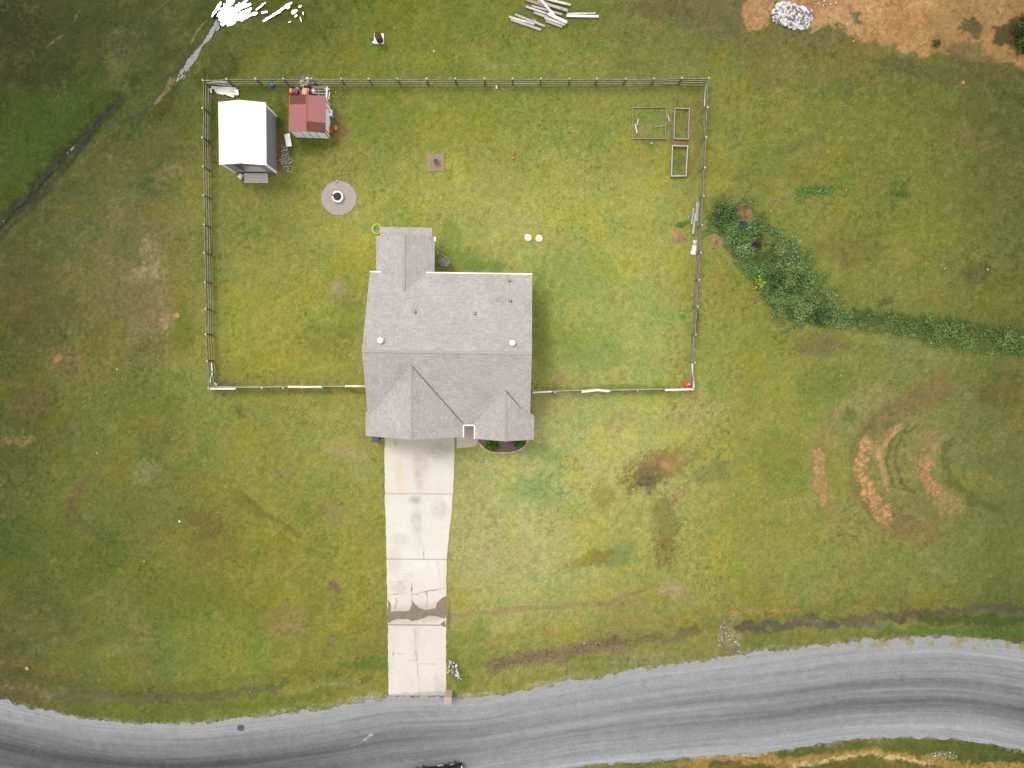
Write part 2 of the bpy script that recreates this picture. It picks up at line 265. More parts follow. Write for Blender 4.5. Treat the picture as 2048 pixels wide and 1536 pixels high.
# (cx, cy, rx, ry, rot, colour, alpha, grassiness, speckle)
BL = [
 (100,240,125,95,-20,(70,92,32),.7,1,.2),(40,345,80,90,30,(74,96,34),.6,1,.2),(150,60,210,95,0,(72,72,42),.3,1,.6),(250,100,55,50,20,(104,104,66),.5,1,.5),
 (30,60,80,60,0,(58,58,34),.45,1,.5),(60,150,90,40,0,(60,58,34),.5,1,.4),(230,130,25,18,0,(112,116,50),.4,1,.3),(330,200,60,20,-50,(70,74,34),.6,1,.2),(440,140,60,30,-35,(74,80,34),.6,1,0),(420,100,25,50,-50,(88,92,44),.5,1,.3),
 (590,50,90,35,0,(92,98,38),.5,1,0),(300,300,80,40,-30,(104,98,54),.5,1,.5),(340,345,35,18,-20,(150,128,86),.5,.6,.6),(200,300,60,22,-45,(96,86,52),.5,1,.4),
 (305,505,26,36,10,(160,140,104),.7,.4,.5),(290,552,40,18,-10,(172,156,118),.8,.2,.35),(330,580,20,30,0,(150,130,94),.6,.4,.5),(300,635,62,50,0,(138,122,86),.75,.5,.3),(330,640,16,20,0,(180,150,118),.6,.3,.5),(240,590,80,35,-20,(122,108,70),.5,.8,.4),
 (130,722,48,32,0,(142,116,78),.6,.6,.5),(60,815,50,50,20,(104,88,62),.6,.8,.5),(40,880,30,14,0,(176,142,98),.6,.5,.6),(118,716,10,6,0,(196,140,86),.7,.3,0),(80,640,60,60,0,(96,88,54),.5,1,.4),(40,560,50,70,0,(98,88,58),.55,1,.4),
 (370,670,30,35,0,(112,124,40),.6,1,0),(370,760,60,45,20,(142,150,88),.55,1,.4),(290,790,110,50,-10,(102,118,46),.5,1,0),(290,945,34,34,0,(142,146,100),.6,1,.3),(340,1000,60,50,20,(122,124,64),.5,1,.3),
 (415,1045,45,32,20,(116,94,62),.65,.7,.5),(420,1095,60,50,0,(114,104,58),.5,.9,.5),(500,1010,60,16,35,(98,104,46),.4,1,.3),(160,1130,90,60,0,(92,104,42),.4,1,.3),(350,1190,120,50,0,(108,112,46),.4,1,.4),
 (575,1243,55,36,10,(156,134,92),.65,.5,.5),(668,1282,10,12,0,(140,122,92),.7,.4,0),(670,1172,10,14,0,(138,116,88),.8,.4,0),(665,1025,30,20,20,(150,136,92),.6,.7,.5),(478,828,8,14,0,(108,94,66),.7,.6,0),(690,910,50,20,10,(172,158,116),.7,.7,.4),(735,940,30,30,0,(150,160,96),.5,1,.5),
 (575,945,26,10,0,(150,134,92),.6,.7,.4),(490,1220,80,40,0,(112,118,46),.4,1,.5),
 # inside the fence
 (562,300,16,42,0,(136,108,74),.75,.4,.3),(680,235,22,60,5,(142,128,80),.7,.6,.5),(676,265,14,24,0,(128,104,66),.7,.4,.3),(560,235,12,40,0,(80,92,34),.6,1,0),(620,292,55,20,0,(88,100,36),.55,1,0),  # dark greens right of and below the sheds are painted shed shade
 (512,396,26,14,0,(160,138,88),.5,.6,.5),(640,400,35,30,0,(150,146,84),.4,1,.5),(460,188,46,12,0,(120,112,66),.7,.6,.2),(720,330,50,45,0,(150,140,92),.4,1,.6),(650,320,30,20,0,(146,122,82),.4,.7,.6),
 (677,578,9,22,0,(180,160,124),.9,.3,.2),(682,600,18,30,0,(150,142,92),.6,.8,.4),(650,680,60,40,0,(118,122,54),.45,1,.3),(463,768,20,8,0,(120,100,76),.9,.2,0),(460,530,40,40,0,(138,150,78),.35,1,.3),(700,640,18,70,0,(126,138,56),.4,1,.3),
 (1050,445,42,24,0,(176,172,112),.55,.9,.5),(1070,485,60,20,0,(170,158,96),.5,.9,.6),(900,470,26,30,0,(118,150,66),.5,1,.3),(920,520,90,22,0,(116,148,66),.5,1,.6),(980,530,60,10,0,(108,142,64),.6,1,.5),(1160,545,90,60,0,(124,154,76),.45,1,.5),(1180,700,70,45,0,(122,154,80),.5,1,.5),
 (1110,360,120,60,0,(176,174,96),.35,1,.4),(1000,340,80,50,0,(160,160,84),.3,1,.5),(1115,762,14,22,30,(176,148,110),.7,.5,.4),(1085,640,22,120,0,(112,130,52),.35,1,.2),(1240,780,160,8,0,(110,124,50),.5,1,.3),(560,784,170,8,0,(112,120,50),.4,1,.3),  # long darker greens: shade of the house and lower fences, painted in
 (1300,300,30,50,0,(140,136,72),.4,1,.4),(1350,468,16,9,25,(198,152,104),.9,.1,.1),(1362,478,18,8,0,(168,140,110),.8,.3,.3),(1375,240,12,40,0,(160,136,98),.6,.5,.5),(1338,250,8,34,0,(150,136,100),.7,.5,.4),(1310,282,50,6,0,(140,112,80),.7,.3,.4),(1362,283,18,6,0,(160,128,96),.8,.3,.2),(1362,450,16,8,-20,(84,118,40),.8,1,0),
 (1390,300,8,100,2,(146,118,84),.45,.6,.4),(1391,620,6,90,2,(118,104,58),.5,.8,.4),
 # right front
 (1090,905,60,18,10,(132,160,84),.5,1,.6),(1060,968,60,28,-25,(134,162,92),.55,1,.7),(1095,985,40,24,20,(134,160,90),.45,1,.7),(960,1060,70,90,0,(186,180,124),.5,1,.3),(1000,1120,90,60,0,(174,168,116),.5,1,.4),(960,910,60,12,0,(140,166,74),.6,1,.3),(1000,920,80,30,0,(186,184,122),.45,1,.3),
 (1150,860,60,60,0,(168,176,104),.4,1,.4),(1400,825,60,45,0,(182,170,112),.6,1,.5),(1245,840,36,20,-20,(176,160,118),.6,.8,.5),(1320,930,80,34,-15,(134,112,70),.7,.7,.4),(1285,955,40,26,-30,(124,104,70),.7,.7,.4),(1325,928,24,10,30,(192,156,108),.8,.3,.4),(1350,996,24,14,-30,(190,156,106),.8,.3,.4),(1365,918,18,8,-30,(186,152,104),.6,.4,.5),
 (1425,945,52,24,-20,(118,124,82),.7,.9,.6),(1330,1045,30,60,10,(122,116,66),.6,.9,.5),(1330,1105,34,24,-50,(124,108,66),.7,.8,.4),(1230,1110,50,22,-20,(116,128,82),.6,1,.5),(1180,1120,60,12,-20,(138,126,46),.7,1,.4),(1208,990,22,18,0,(142,132,54),.6,1,.6),
 (1350,1178,30,16,20,(178,160,118),.85,.6,.2),(1380,1202,24,10,20,(166,156,110),.6,.7,.4),(1300,960,40,10,-10,(104,104,66),.6,.8,.5),(1245,1210,60,8,0,(160,136,98),.6,.6,.4),(1560,920,50,60,0,(122,122,58),.4,1,.5),(1590,1020,40,30,0,(160,156,96),.4,1,.5),(1470,1030,60,40,0,(150,150,66),.4,1,.4),(1640,1180,40,20,0,(150,150,90),.4,1,.4),
 (1430,720,36,70,0,(150,160,80),.5,1,.3),(1480,590,40,50,20,(150,140,62),.5,1,.4),(1440,540,24,40,0,(160,140,70),.5,1,.4),
 # far right field
 (1690,180,20,26,0,(98,108,68),.6,1,.3),(1600,290,60,16,-15,(104,112,58),.5,1,.3),(1700,272,30,8,0,(150,144,92),.5,1,.5),(1630,384,42,11,-8,(78,118,50),.85,1,.1),(1690,365,30,16,-20,(110,138,56),.5,1,.3),(1600,345,50,20,0,(128,118,56),.5,1,.5),(1560,400,26,12,0,(146,128,84),.6,.8,.5),(1500,355,50,20,0,(128,116,66),.4,1,.5),
 (1800,390,26,10,0,(86,96,40),.6,1,.3),(1940,290,50,40,0,(124,118,70),.5,1,.5),(1860,190,60,60,0,(114,112,56),.4,1,.5),(1960,550,34,30,0,(88,94,62),.6,1,.2),(1640,690,55,26,0,(116,106,74),.65,.8,.4),(1810,705,60,40,0,(132,130,88),.5,1,.4),(1700,500,70,30,10,(120,108,62),.5,.9,.5),(1770,600,14,10,0,(104,92,66),.7,.8,.2),(1850,460,90,50,0,(132,138,50),.4,1,.2),(1450,680,60,40,0,(140,150,70),.4,1,.3),
 (1720,800,60,30,-30,(152,150,98),.55,1,.4),(1650,770,60,40,0,(108,124,60),.5,1,.3),(1695,832,16,16,0,(96,112,60),.6,1,.2),(1980,930,26,14,0,(100,112,66),.6,1,.3),(1930,1010,60,20,30,(140,128,90),.5,.8,.5),(1850,1020,60,20,30,(130,116,80),.5,.8,.5),(2000,780,60,40,0,(96,90,42),.5,1,.3),(1800,1045,60,30,20,(146,134,92),.4,.9,.5),(1700,1040,50,40,0,(150,146,84),.4,1,.5),
 (1873,782,16,9,-40,(182,136,90),.8,.3,.5),(1790,862,12,6,-45,(196,148,106),.8,.2,.4),(1775,885,10,6,-45,(196,148,106),.7,.2,.4),
 # weeds soil
 (1480,450,66,46,30,(66,88,42),.8,.3,.2),(1560,550,90,50,48,(62,86,40),.8,.3,.2),(1620,620,75,30,10,(60,84,38),.8,.3,.2),(1492,425,24,14,40,(164,126,96),.9,.1,.3),(1432,478,20,12,50,(182,148,116),.9,.1,.2),(1487,446,10,6,20,(78,80,88),.9,0,0),(1515,490,12,8,20,(74,66,60),.9,0,0),(1672,634,18,8,-40,(140,112,86),.8,.1,.3),(1655,603,18,6,20,(118,92,66),.8,.3,.3),
 (735,1396,34,9,-8,(176,174,170),.75,.1,.6),(660,1408,40,7,-6,(166,164,158),.6,.3,.7),(950,1390,40,6,-6,(168,164,158),.7,.2,.6),(1110,1362,60,7,-10,(168,162,152),.6,.3,.7),(1260,1322,60,10,-8,(158,154,146),.55,.4,.7),(1320,1316,40,8,-8,(160,158,152),.55,.4,.7),(560,1424,60,6,-6,(168,166,160),.6,.3,.7),(1520,1298,50,7,-8,(162,160,154),.6,.3,.7),(1230,1520,60,6,-6,(160,154,140),.6,.4,.6),
 (1359,322,13,28,0,(100,118,62),.7,1,.1),(1299,246,30,28,0,(118,138,70),.65,1,.4),(1364,250,10,26,0,(124,136,74),.6,1,.3),(1300,256,24,10,-30,(160,140,104),.6,.5,.5),
 (1462,1272,26,26,0,(168,160,136),.7,.4,.5),(1475,1240,10,22,0,(150,150,112),.6,.6,.5),
 (640,130,200,20,0,(120,124,54),.3,1,.4),(1090,150,160,10,0,(140,132,66),.3,1,.6),(1420,30,100,40,0,(112,106,76),.6,.9,.5),(1330,20,80,20,0,(104,98,66),.6,.9,.4),(1180,70,40,10,0,(128,124,66),.3,1,.3),(1060,30,30,20,0,(86,104,40),.5,1,.2),
 (1800,130,60,20,10,(86,92,50),.6,1,.4),(1900,155,90,22,10,(100,96,60),.6,1,.4),
]
# (points, width, colour, alpha, grassiness, speckle)
ST = [
 ([(1690,-20),(1712,12),(1735,36),(1765,50)],8,(172,128,68),.8,.1,.4),([(1760,34),(1850,26),(1940,4)],22,(212,168,118),.7,0,.4),([(1740,70),(1830,80),(1900,84)],10,(176,140,88),.6,.2,.6),([(1810,40),(1860,70),(1980,96),(2060,100)],9,(166,128,76),.6,.3,.6),
 ([(234,200),(200,237),(140,297),(103,337),(62,381),(19,428),(-60,500)],26,(58,60,38),.7,.6,.2),([(234,200),(200,237),(140,297),(103,337),(62,381),(19,428),(-60,500)],9,(58,62,58),.9,0,.3),
 ([(175,281),(119,347),(75,400),(31,447),(-20,500)],9,(60,62,54),.8,0,.3),([(150,320),(119,350),(75,405),(31,452)],14,(84,76,48),.5,.5,.4),
 ([(230,240),(270,240),(300,212),(322,180),(345,150)],12,(70,70,52),.7,.2,.5),([(312,205),(325,180),(345,158)],9,(150,132,104),.85,0,.3),([(350,140),(380,100),(405,82),(420,50)],14,(78,82,52),.7,.2,.2),([(410,40),(390,62),(380,85)],3,(190,164,112),.7,0,.3),
 ([(340,0),(300,30),(290,45)],3,(140,120,84),.6,.5,.3),([(125,70),(90,95)],3,(168,140,96),.6,.5,.3),([(160,20),(150,40)],4,(150,124,84),.6,.5,.3),
 ([(185,950),(158,970),(143,1005),(148,1040),(165,1060)],17,(112,94,68),.6,.7,.5),([(480,985),(540,1030),(600,1070)],8,(108,112,48),.5,1,.3),([(560,1070),(640,1110),(700,1150)],6,(116,120,54),.4,1,.5),
 ([(-60,1310),(40,1330),(120,1352),(220,1366),(330,1368),(430,1362),(530,1350),(620,1344)],13,(130,116,54),.55,.8,.6),([(-60,1360),(60,1392),(150,1396),(300,1400),(430,1396),(520,1384),(570,1374)],17,(104,96,70),.7,.5,.45),([(10,1372),(60,1382),(100,1396)],15,(142,124,84),.6,.6,.5),([(100,1408),(250,1425),(400,1418),(600,1400),(740,1360)],14,(100,112,44),.6,1,.3),([(680,1330),(770,1325)],22,(92,124,50),.6,1,.4),([(650,1370),(720,1372)],10,(150,150,120),.5,.5,.6),
 ([(900,1232),(1000,1222),(1100,1212),(1220,1204),(1290,1180)],9,(156,132,98),.6,.6,.5),([(950,1290),(1060,1272),(1180,1258),(1320,1238),(1430,1220)],12,(158,136,62),.5,.8,.65),([(930,1292),(1010,1284)],7,(176,146,96),.5,.5,.6),([(1460,1228),(1520,1220),(1600,1224)],9,(190,142,96),.7,.3,.5),([(1700,1214),(1770,1218)],4,(190,142,96),.5,.3,.6),
 ([(990,1328),(1060,1318),(1140,1312),(1200,1290),(1260,1296)],26,(150,130,100),.8,.3,.4),([(1190,1290),(1280,1285),(1370,1272),(1400,1268)],16,(124,112,80),.8,.4,.4),([(900,1300),(910,1340),(930,1372)],22,(94,122,50),.6,1,.3),([(1000,1370),(1150,1340),(1300,1322),(1400,1306)],14,(128,130,70),.6,.9,.4),([(1140,1320),(1260,1318)],6,(96,128,54),.6,1,.4),([(1250,1285),(1440,1300)],12,(134,138,60),.5,1,.4),
 ([(1480,1260),(1560,1252),(1640,1246),(1672,1246)],19,(98,94,80),.9,0,.25),([(1600,1243),(1650,1248)],9,(140,134,100),.6,.4,.5),([(1690,1245),(1760,1238),(1850,1228),(1960,1222),(2100,1222)],18,(100,90,72),.85,.1,.3),([(1700,1252),(1760,1252)],12,(106,100,88),.7,.1,.3),([(1840,1242),(1950,1240),(2100,1244)],14,(72,88,38),.8,1,.3),([(1760,1266),(1900,1260),(2100,1270)],12,(82,114,46),.75,1,.3),([(1500,1272),(1700,1272),(1800,1268)],10,(126,118,58),.6,.9,.5),
 ([(1885,769),(1859,792),(1800,812),(1760,840),(1740,868),(1727,901),(1721,935),(1727,969),(1740,998),(1762,1024),(1800,1048),(1850,1066)],50,(132,114,72),.8,.5,.35),([(1736,890),(1723,915),(1722,945),(1730,972),(1745,1000),(1762,1022),(1775,1036)],29,(204,154,106),1,.05,.7),([(1800,850),(1770,880),(1762,910),(1768,945)],15,(186,144,102),.85,.3,.3),([(1760,905),(1768,950),(1780,980)],10,(184,150,98),.8,.3,.3),
 ([(1836,849),(1805,870),(1794,895),(1792,930),(1805,970),(1830,990)],7,(104,98,62),.7,.6,.3),([(1815,850),(1780,885),(1776,930),(1790,975)],7,(92,104,40),.6,1,.2),
 ([(1672,829),(1652,862),(1641,900),(1637,940),(1639,975),(1650,1010),(1670,1030)],32,(156,134,88),.7,.6,.35),([(1642,905),(1636,940),(1638,975),(1646,1002)],20,(198,154,110),.8,.2,.65),
 ([(1872,868),(1852,895),(1843,925),(1850,955),(1870,985),(1905,1012)],42,(168,138,94),.8,.4,.55),([(1850,930),(1852,955),(1868,982)],27,(202,152,104),.95,.05,.72),([(1900,880),(1890,915),(1893,945),(1912,972),(1955,1005),(1990,1020)],18,(88,94,48),.6,.9,.5),([(1900,870),(1870,878),(1850,890)],12,(150,140,96),.5,.8,.4),  # dark green outer arc is shade painted beside the scar
 ([(1700,636),(1800,640),(1880,655),(1960,662),(2100,685)],28,(64,90,40),.7,.8,.3),([(1850,665),(1920,690),(2100,700)],24,(76,104,46),.6,1,.3),([(1690,662),(1790,665),(1900,690)],9,(112,104,64),.6,.7,.5),
 ([(1380,1516),(1430,1513),(1530,1506)],7,(226,204,172),.9,0,.3),([(1360,1528),(1440,1520),(1520,1516),(1600,1522),(1680,1516),(1740,1500),(1790,1516),(1900,1528),(2100,1540)],19,(180,146,78),.9,.1,.2),([(1580,1532),(1640,1528),(1700,1512),(1740,1508),(1800,1518),(1860,1526)],8,(222,198,158),.75,0,.7),([(1420,1528),(1480,1524)],8,(84,76,40),.7,.4,.3),([(1850,1512),(1910,1512)],12,(176,158,104),.6,.3,.5),([(1560,1510),(1700,1495),(1850,1490),(2000,1505),(2100,1520)],12,(88,108,46),.6,1,.3),([(1100,1534),(1280,1528),(1380,1520)],8,(96,108,50),.6,1,.4),
 ([(700,780),(738,786)],8,(96,128,50),.6,1,.2),([(900,1200),(896,1260)],4,(120,100,70),.6,.5,.2),
]
PO = [
 ([(1552,-80),(1560,15),(1600,52),(1632,58),(1662,50),(1700,72),(1725,88),(1760,90),(1792,86),(1830,112),(1850,112),(1900,108),(1945,122),(2000,128),(2060,146),(2200,150),(2200,-80)],(200,156,106),.95,0,.22,9),
 ([(1490,-80),(1484,36),(1496,66),(1520,62),(1546,22),(1560,-80)],(192,146,98),.9,0,.15,6),
 ([(1600,-80),(1620,30),(1690,60),(1720,40),(1700,-80)],(192,148,112),.7,0,.3,8),
 ([(1720,-80),(1745,40),(1800,55),(1900,20),(1920,-80)],(196,150,98),.7,0,.2,8),
 ([(1850,40),(1860,110),(1960,125),(2060,120),(2060,-80),(1930,-80)],(140,112,66),.5,.3,.5,9),
 ([(1985,60),(1990,92),(2030,98),(2120,96),(2120,30),(2030,36)],(62,64,34),.8,.5,.2,6),
 ([(1930,35),(1925,70),(1950,80),(1970,52),(1955,34)],(88,86,58),.8,.5,.1,6),
 ([(1702,30),(1705,50),(1728,50),(1722,32)],(104,104,70),.8,.5,.1,4),
 ([(1950,80),(2010,130),(2000,135),(1950,132),(1890,132),(1900,90)],(96,92,58),.6,.6,.35,8),
]
ROADTOP = [(-300,1300),(-150,1350),(0,1400),(60,1416),(120,1428),(200,1440),(300,1447),(400,1447),(470,1438),(560,1428),(640,1418),(700,1408),(775,1392),(893,1392),(940,1397),(1000,1388),(1100,1371),(1200,1353),(1300,1335),(1400,1322),(1500,1309),(1600,1295),(1685,1284),(1800,1276),(1890,1272),(1960,1276),(2048,1287),(2150,1310),(2350,1370)]
ROADBOT = [(-300,1520),(-150,1570),(0,1608),(120,1632),(300,1652),(500,1650),(800,1600),(1000,1560),(1158,1533),(1298,1521),(1400,1513),(1527,1505),(1621,1492),(1700,1479),(1795,1475),(1906,1477),(2001,1492),(2048,1503),(2150,1530),(2350,1600)]
def interp(pl, x):
    a = np.array(pl, float); return np.interp(x, a[:, 0], a[:, 1])
def segdist(px, py, pts):
    d = np.full(px.shape, 1e9)
    for (x0, y0), (x1, y1) in zip(pts[:-1], pts[1:]):
        vx, vy = x1 - x0, y1 - y0; t = np.clip(((px - x0) * vx + (py - y0) * vy) / (vx * vx + vy * vy + 1e-9), 0, 1)
        d = np.minimum(d, np.hypot(px - x0 - t * vx, py - y0 - t * vy))
    return d
def inpoly(px, py, pts):
    r = np.zeros(px.shape, bool); j = len(pts) - 1
    for i in range(len(pts)):
        x0, y0 = pts[i]; x1, y1 = pts[j]
        c = ((y0 > py) != (y1 > py)) & (px < (x1 - x0) * (py - y0) / ((y1 - y0) + 1e-9) + x0); r ^= c; j = i
    return r
def field(px, py):
    """sRGB colour and grass cover of the ground at map positions"""
    n1 = fbm(px / 110, py / 110, 1, 4); n2 = fbm(px / 34, py / 34, 5, 4); n3 = fbm(px / 9, py / 9, 9, 3)
    gx = np.clip(px + 50 * n1, -1e9, 1e9); gy = py + 50 * fbm(px / 130, py / 130, 21, 3)
    u = np.clip(gx / 256, 0, 7.999); gyl = np.interp(gy, GY, np.arange(8)); v = np.clip(gyl, 0, 6.999)
    iu = u.astype(int); iv = v.astype(int); fu = (u - iu)[..., None]; fv = (v - iv)[..., None]; fu = fu * fu * (3 - 2 * fu); fv = fv * fv * (3 - 2 * fv)
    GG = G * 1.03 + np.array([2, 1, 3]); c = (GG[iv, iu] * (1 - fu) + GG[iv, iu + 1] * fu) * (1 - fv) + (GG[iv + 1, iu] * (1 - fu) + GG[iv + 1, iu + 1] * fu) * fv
    c = c + n1[..., None] * np.array([8, 5, 3]) + n2[..., None] * np.array([5, 4, 4])
    # greener and yellower growth, straw
    g = sstep(.05, .45, fbm(px / 46, py / 46, 31, 4)) * .4; c = c * (1 - g[..., None] * np.array([.16, .02, .05]))
    yl = sstep(.1, .5, fbm(px / 60, py / 60, 41, 4)) * .5; c = c * (1 + yl[..., None] * np.array([.07, .03, -.22]))
    stw = sstep(.15, .55, fbm(px / 22, py / 22, 51, 5)) * .35; c = c * (1 - stw[..., None]) + (c * .55 + np.array([80, 72, 50])) * stw[..., None]
    cover = np.ones(px.shape)
    ex = 15 * fbm(px / 22, py / 22, 61, 5); ey = 15 * fbm(px / 22, py / 22, 71, 5)
    sp = fbm(px / 7, py / 7, 81, 4); sp2 = np.clip(2.0 * (.45 * fbm(px / 13, py / 13, 85, 5) + .55 * fbm(px / 4.6, py / 4.6, 88, 4)), -1, 1); sp3 = fbm(px / 4.5, py / 4.5, 91, 4); sp4 = fbm(px / 2.6, py / 2.6, 95, 2)
    def put(idx, msk, col, a, gr, spk):
        q = sp2[idx]; hard_ = sstep(.25, .75, msk + .55 * q); msk = .22 * msk * (1 - .5 * spk) + .78 * hard_ * np.minimum(1, msk * 4)
        if spk: msk = msk * (1 - .75 * spk + .75 * spk * sstep(-.15, .25, sp3[idx]) * 1.3)
        msk = np.clip(msk, 0, 1)
        k = (msk * a)[..., None]; c[idx] = c[idx] * (1 - k) + np.array(col) * k; cover[idx] = cover[idx] * (1 - msk * a) + gr * msk * a
    for (cx, cy, rx, ry, rot, col, a, gr, spk) in BL:
        R = max(rx, ry) * 1.7 + 16; idx = np.nonzero((abs(px - cx) < R) & (abs(py - cy) < R))
        if len(idx[0]) == 0: continue
        dx = px[idx] + ex[idx] * min(1, ry / 14) - cx; dy = py[idx] + ey[idx] * min(1, ry / 14) - cy; t = math.radians(rot); ca, sa = math.cos(t), math.sin(t)
        d = np.hypot((dx * ca + dy * sa) / rx, (-dx * sa + dy * ca) / ry)
        put(idx, 1 - sstep(.25, 1.5, d), col, a, gr, spk)
    for (pts, wd, col, a, gr, spk) in ST:
        xs = [p[0] for p in pts]; ys = [p[1] for p in pts]; R = wd * 1.1 + 16
        idx = np.nonzero((px > min(xs) - R) & (px < max(xs) + R) & (py > min(ys) - R) & (py < max(ys) + R))
        if len(idx[0]) == 0: continue
        k = min(1, wd / 16); d = segdist(px[idx] + ex[idx] * k, py[idx] + ey[idx] * k, pts)
        put(idx, 1 - sstep(wd * .1, wd * .9, d), col, a, gr, spk)
    for (pts, col, a, gr, spk, e) in PO:
        xs = [p[0] for p in pts]; ys = [p[1] for p in pts]; R = 20
        idx = np.nonzero((px > min(xs) - R) & (px < max(xs) + R) & (py > min(ys) - R) & (py < max(ys) + R))
        if len(idx[0]) == 0: continue
        qx = px[idx] + ex[idx] * 1.2 + n3[idx] * 3; qy = py[idx] + ey[idx] * 1.2; ins = inpoly(qx, qy, pts); d = segdist(qx, qy, pts + [pts[0]]); sd = np.where(ins, -d, d)
        put(idx, 1 - sstep(-e * 1.3, e * 1.1, sd), col, a, gr, spk)
    # gravel strewn along the road edges
    for pl, sgn in ((ROADTOP, 1), (ROADBOT, -1)):
        d = (interp(pl, px) - py) * sgn; wv = 7 + 9 * sstep(-.1, .45, fbm(px / 55, py / 200, 87, 3)); m = (1 - sstep(-3, wv, d)) * sstep(.05, .4, sp + .5 * sp3 + .42 * (1 - d / (wv * .7))) * .75 * ((px > -400) & (px < 2400)); k = (m * ((d > -30) & (d < 40)))[..., None]
        
        c = c * (1 - k) + np.array([160, 160, 157]) * k; cover = cover * (1 - k[..., 0])
    lawn = cover[..., None]
    tone = sp3 + .5 * sp4
    und = ((py > interp(ROADTOP, px) + 3) & (py < interp(ROADBOT, px) - 3) & (px > -400) & (px < 2400)); c[und] = (160, 160, 158); cover[und] = 0
    c = c * (1 + .07 * n3[..., None] * np.array([1, .9, 1.2]) + .12 * tone[..., None] * np.array([1.0, .8, 1.3]))
    tuft = sstep(.12, .5, fbm(px / 6, py / 6, 501, 4)) * .28; c = c * (1 - (tuft * cover)[..., None] * np.array([.20, .07, .12]))
    strw = sstep(.1, .45, fbm(px / 5, py / 5, 511, 4)) * sstep(-.1, .4, fbm(px / 60, py / 60, 515, 3)) * .6; c = c * (1 - .5 * strw[..., None]) + (c * .5 + np.array([98, 88, 58])) * .5 * strw[..., None]
    clus = sstep(.0, .35, fbm(px / 75, py / 75, 521, 3)) * sstep(.18, .42, fbm(px / 5.5, py / 5.5, 525, 4)); c = c * (1 - .16 * clus[..., None] * np.array([.9, .75, .8]))
    dots = sstep(.25, .5, fbm(px / 4, py / 4, 531, 3)) * (1 - cover); c = c * (1 - .2 * dots[..., None] * np.array([.8, .75, .9]))
    dw = (fbm(px / 60, py / 60, 541, 4) * (1 - cover))[..., None]; c = c * (1 + dw * np.array([.12, .16, .2]))
    return np.clip(c, 8, 250), cover
def height(x, y, px, py):
    h = 0.035 * fbm(x / 1.1, y / 1.1, 101, 4) + 0.05 * fbm(x / 6, y / 6, 111, 2)
    rt = interp(ROADTOP, px); d = (rt - py); away = np.clip(np.minimum(abs(px - 770), abs(px - 895)) / 40, 0, 1) * ~((px > 765) & (px < 900)) * ((px > -300) & (px < 2350))
    h = h - 0.38 * np.exp(-((d - 52) / 22.) ** 2) * away
    for pts, wd, dp in (([(430,30),(380,100),(330,170),(234,210),(140,297),(62,381),(-60,500)], 26, .22), ([(440,40),(470,20),(500,12),(560,24),(600,20)], 36, .15), ([(1736,870),(1722,920),(1730,980),(1762,1024),(1830,1060)], 18, .2), ([(1872,868),(1846,925),(1870,985),(1905,1012)], 16, .16), ([(1460,430),(1560,560),(1650,620),(1800,645),(2060,680)], 34, .3)):
        dd = segdist(px, py, pts); h = h - dp * np.exp(-(dd / wd) ** 2) + dp * .45 * np.exp(-((dd - wd * 1.6) / (wd * .6)) ** 2)
    flat = sstep(0, 25, np.maximum(np.maximum(430 - px, px - 1375), np.maximum(165 - py, py - 770))) # yard kept even
    return np.minimum(h * (0.35 + .65 * flat), 0.16)
def sheet(name, x, y, z, rgb, nx, ny, mat, label=None, cat=None, kind=None, smooth=True):
    me = bpy.data.meshes.new(name); n = nx * ny; me.vertices.add(n)
    me.vertices.foreach_set('co', np.stack([x.ravel(), y.ravel(), z.ravel()], 1).astype(np.float32).ravel())
    i = np.arange((nx - 1) * (ny - 1)); r = i // (nx - 1); q = i % (nx - 1); a = r * nx + q
    fc = np.stack([a, a + 1, a + nx + 1, a + nx], 1).astype(np.int32); nf = len(fc)
    me.loops.add(nf * 4); me.loops.foreach_set('vertex_index', fc.ravel()); me.polygons.add(nf)
    me.polygons.foreach_set('loop_start', np.arange(0, nf * 4, 4, dtype=np.int32)); me.polygons.foreach_set('loop_total', np.full(nf, 4, dtype=np.int32))
    me.polygons.foreach_set('use_smooth', np.full(nf, smooth)); me.update(calc_edges=True)
    at = me.color_attributes.new('col', 'FLOAT_COLOR', 'POINT'); lin = s2l(rgb / 255.) / KEXP
    at.data.foreach_set('color', np.concatenate([lin.reshape(-1, 3), np.ones((n, 1))], 1).astype(np.float32).ravel()); me.materials.append(mat)
    o = bpy.data.objects.new(name, me); COL.objects.link(o); return tag(o, label, cat, kind=kind)

# ---------------------------------------------------------------- the ground: one sheet to the horizon
def axis(a, b, st):
    core = np.arange(a, b, st); out = [b]; s = st
    while out[-1] < b + 600: s *= 1.35; out.append(out[-1] + s)
    neg = [a]; s = st
    while neg[-1] > a - 600: s *= 1.35; neg.append(neg[-1] - s)
    return np.concatenate([neg[:0:-1], core, out])
ax = axis(-46, 48, 0.1); ay = axis(-40, 31, 0.1); X, Y = np.meshgrid(ax, ay); PX, PY = P(X, Y)
inside = (abs(X) < 60) & (abs(Y) < 60)
PXc = np.where(inside, PX, np.clip(X * 24 + 1024, -6000, 8000)); PYc = np.where(inside, PY, np.clip(700 - Y * 24, -6000, -500) * (Y > 0) + np.clip(700 - Y * 24, 1700, 8000) * (Y <= 0))
rgb, cov = field(PXc, PYc); Z = height(X, Y, PXc, PYc) * inside
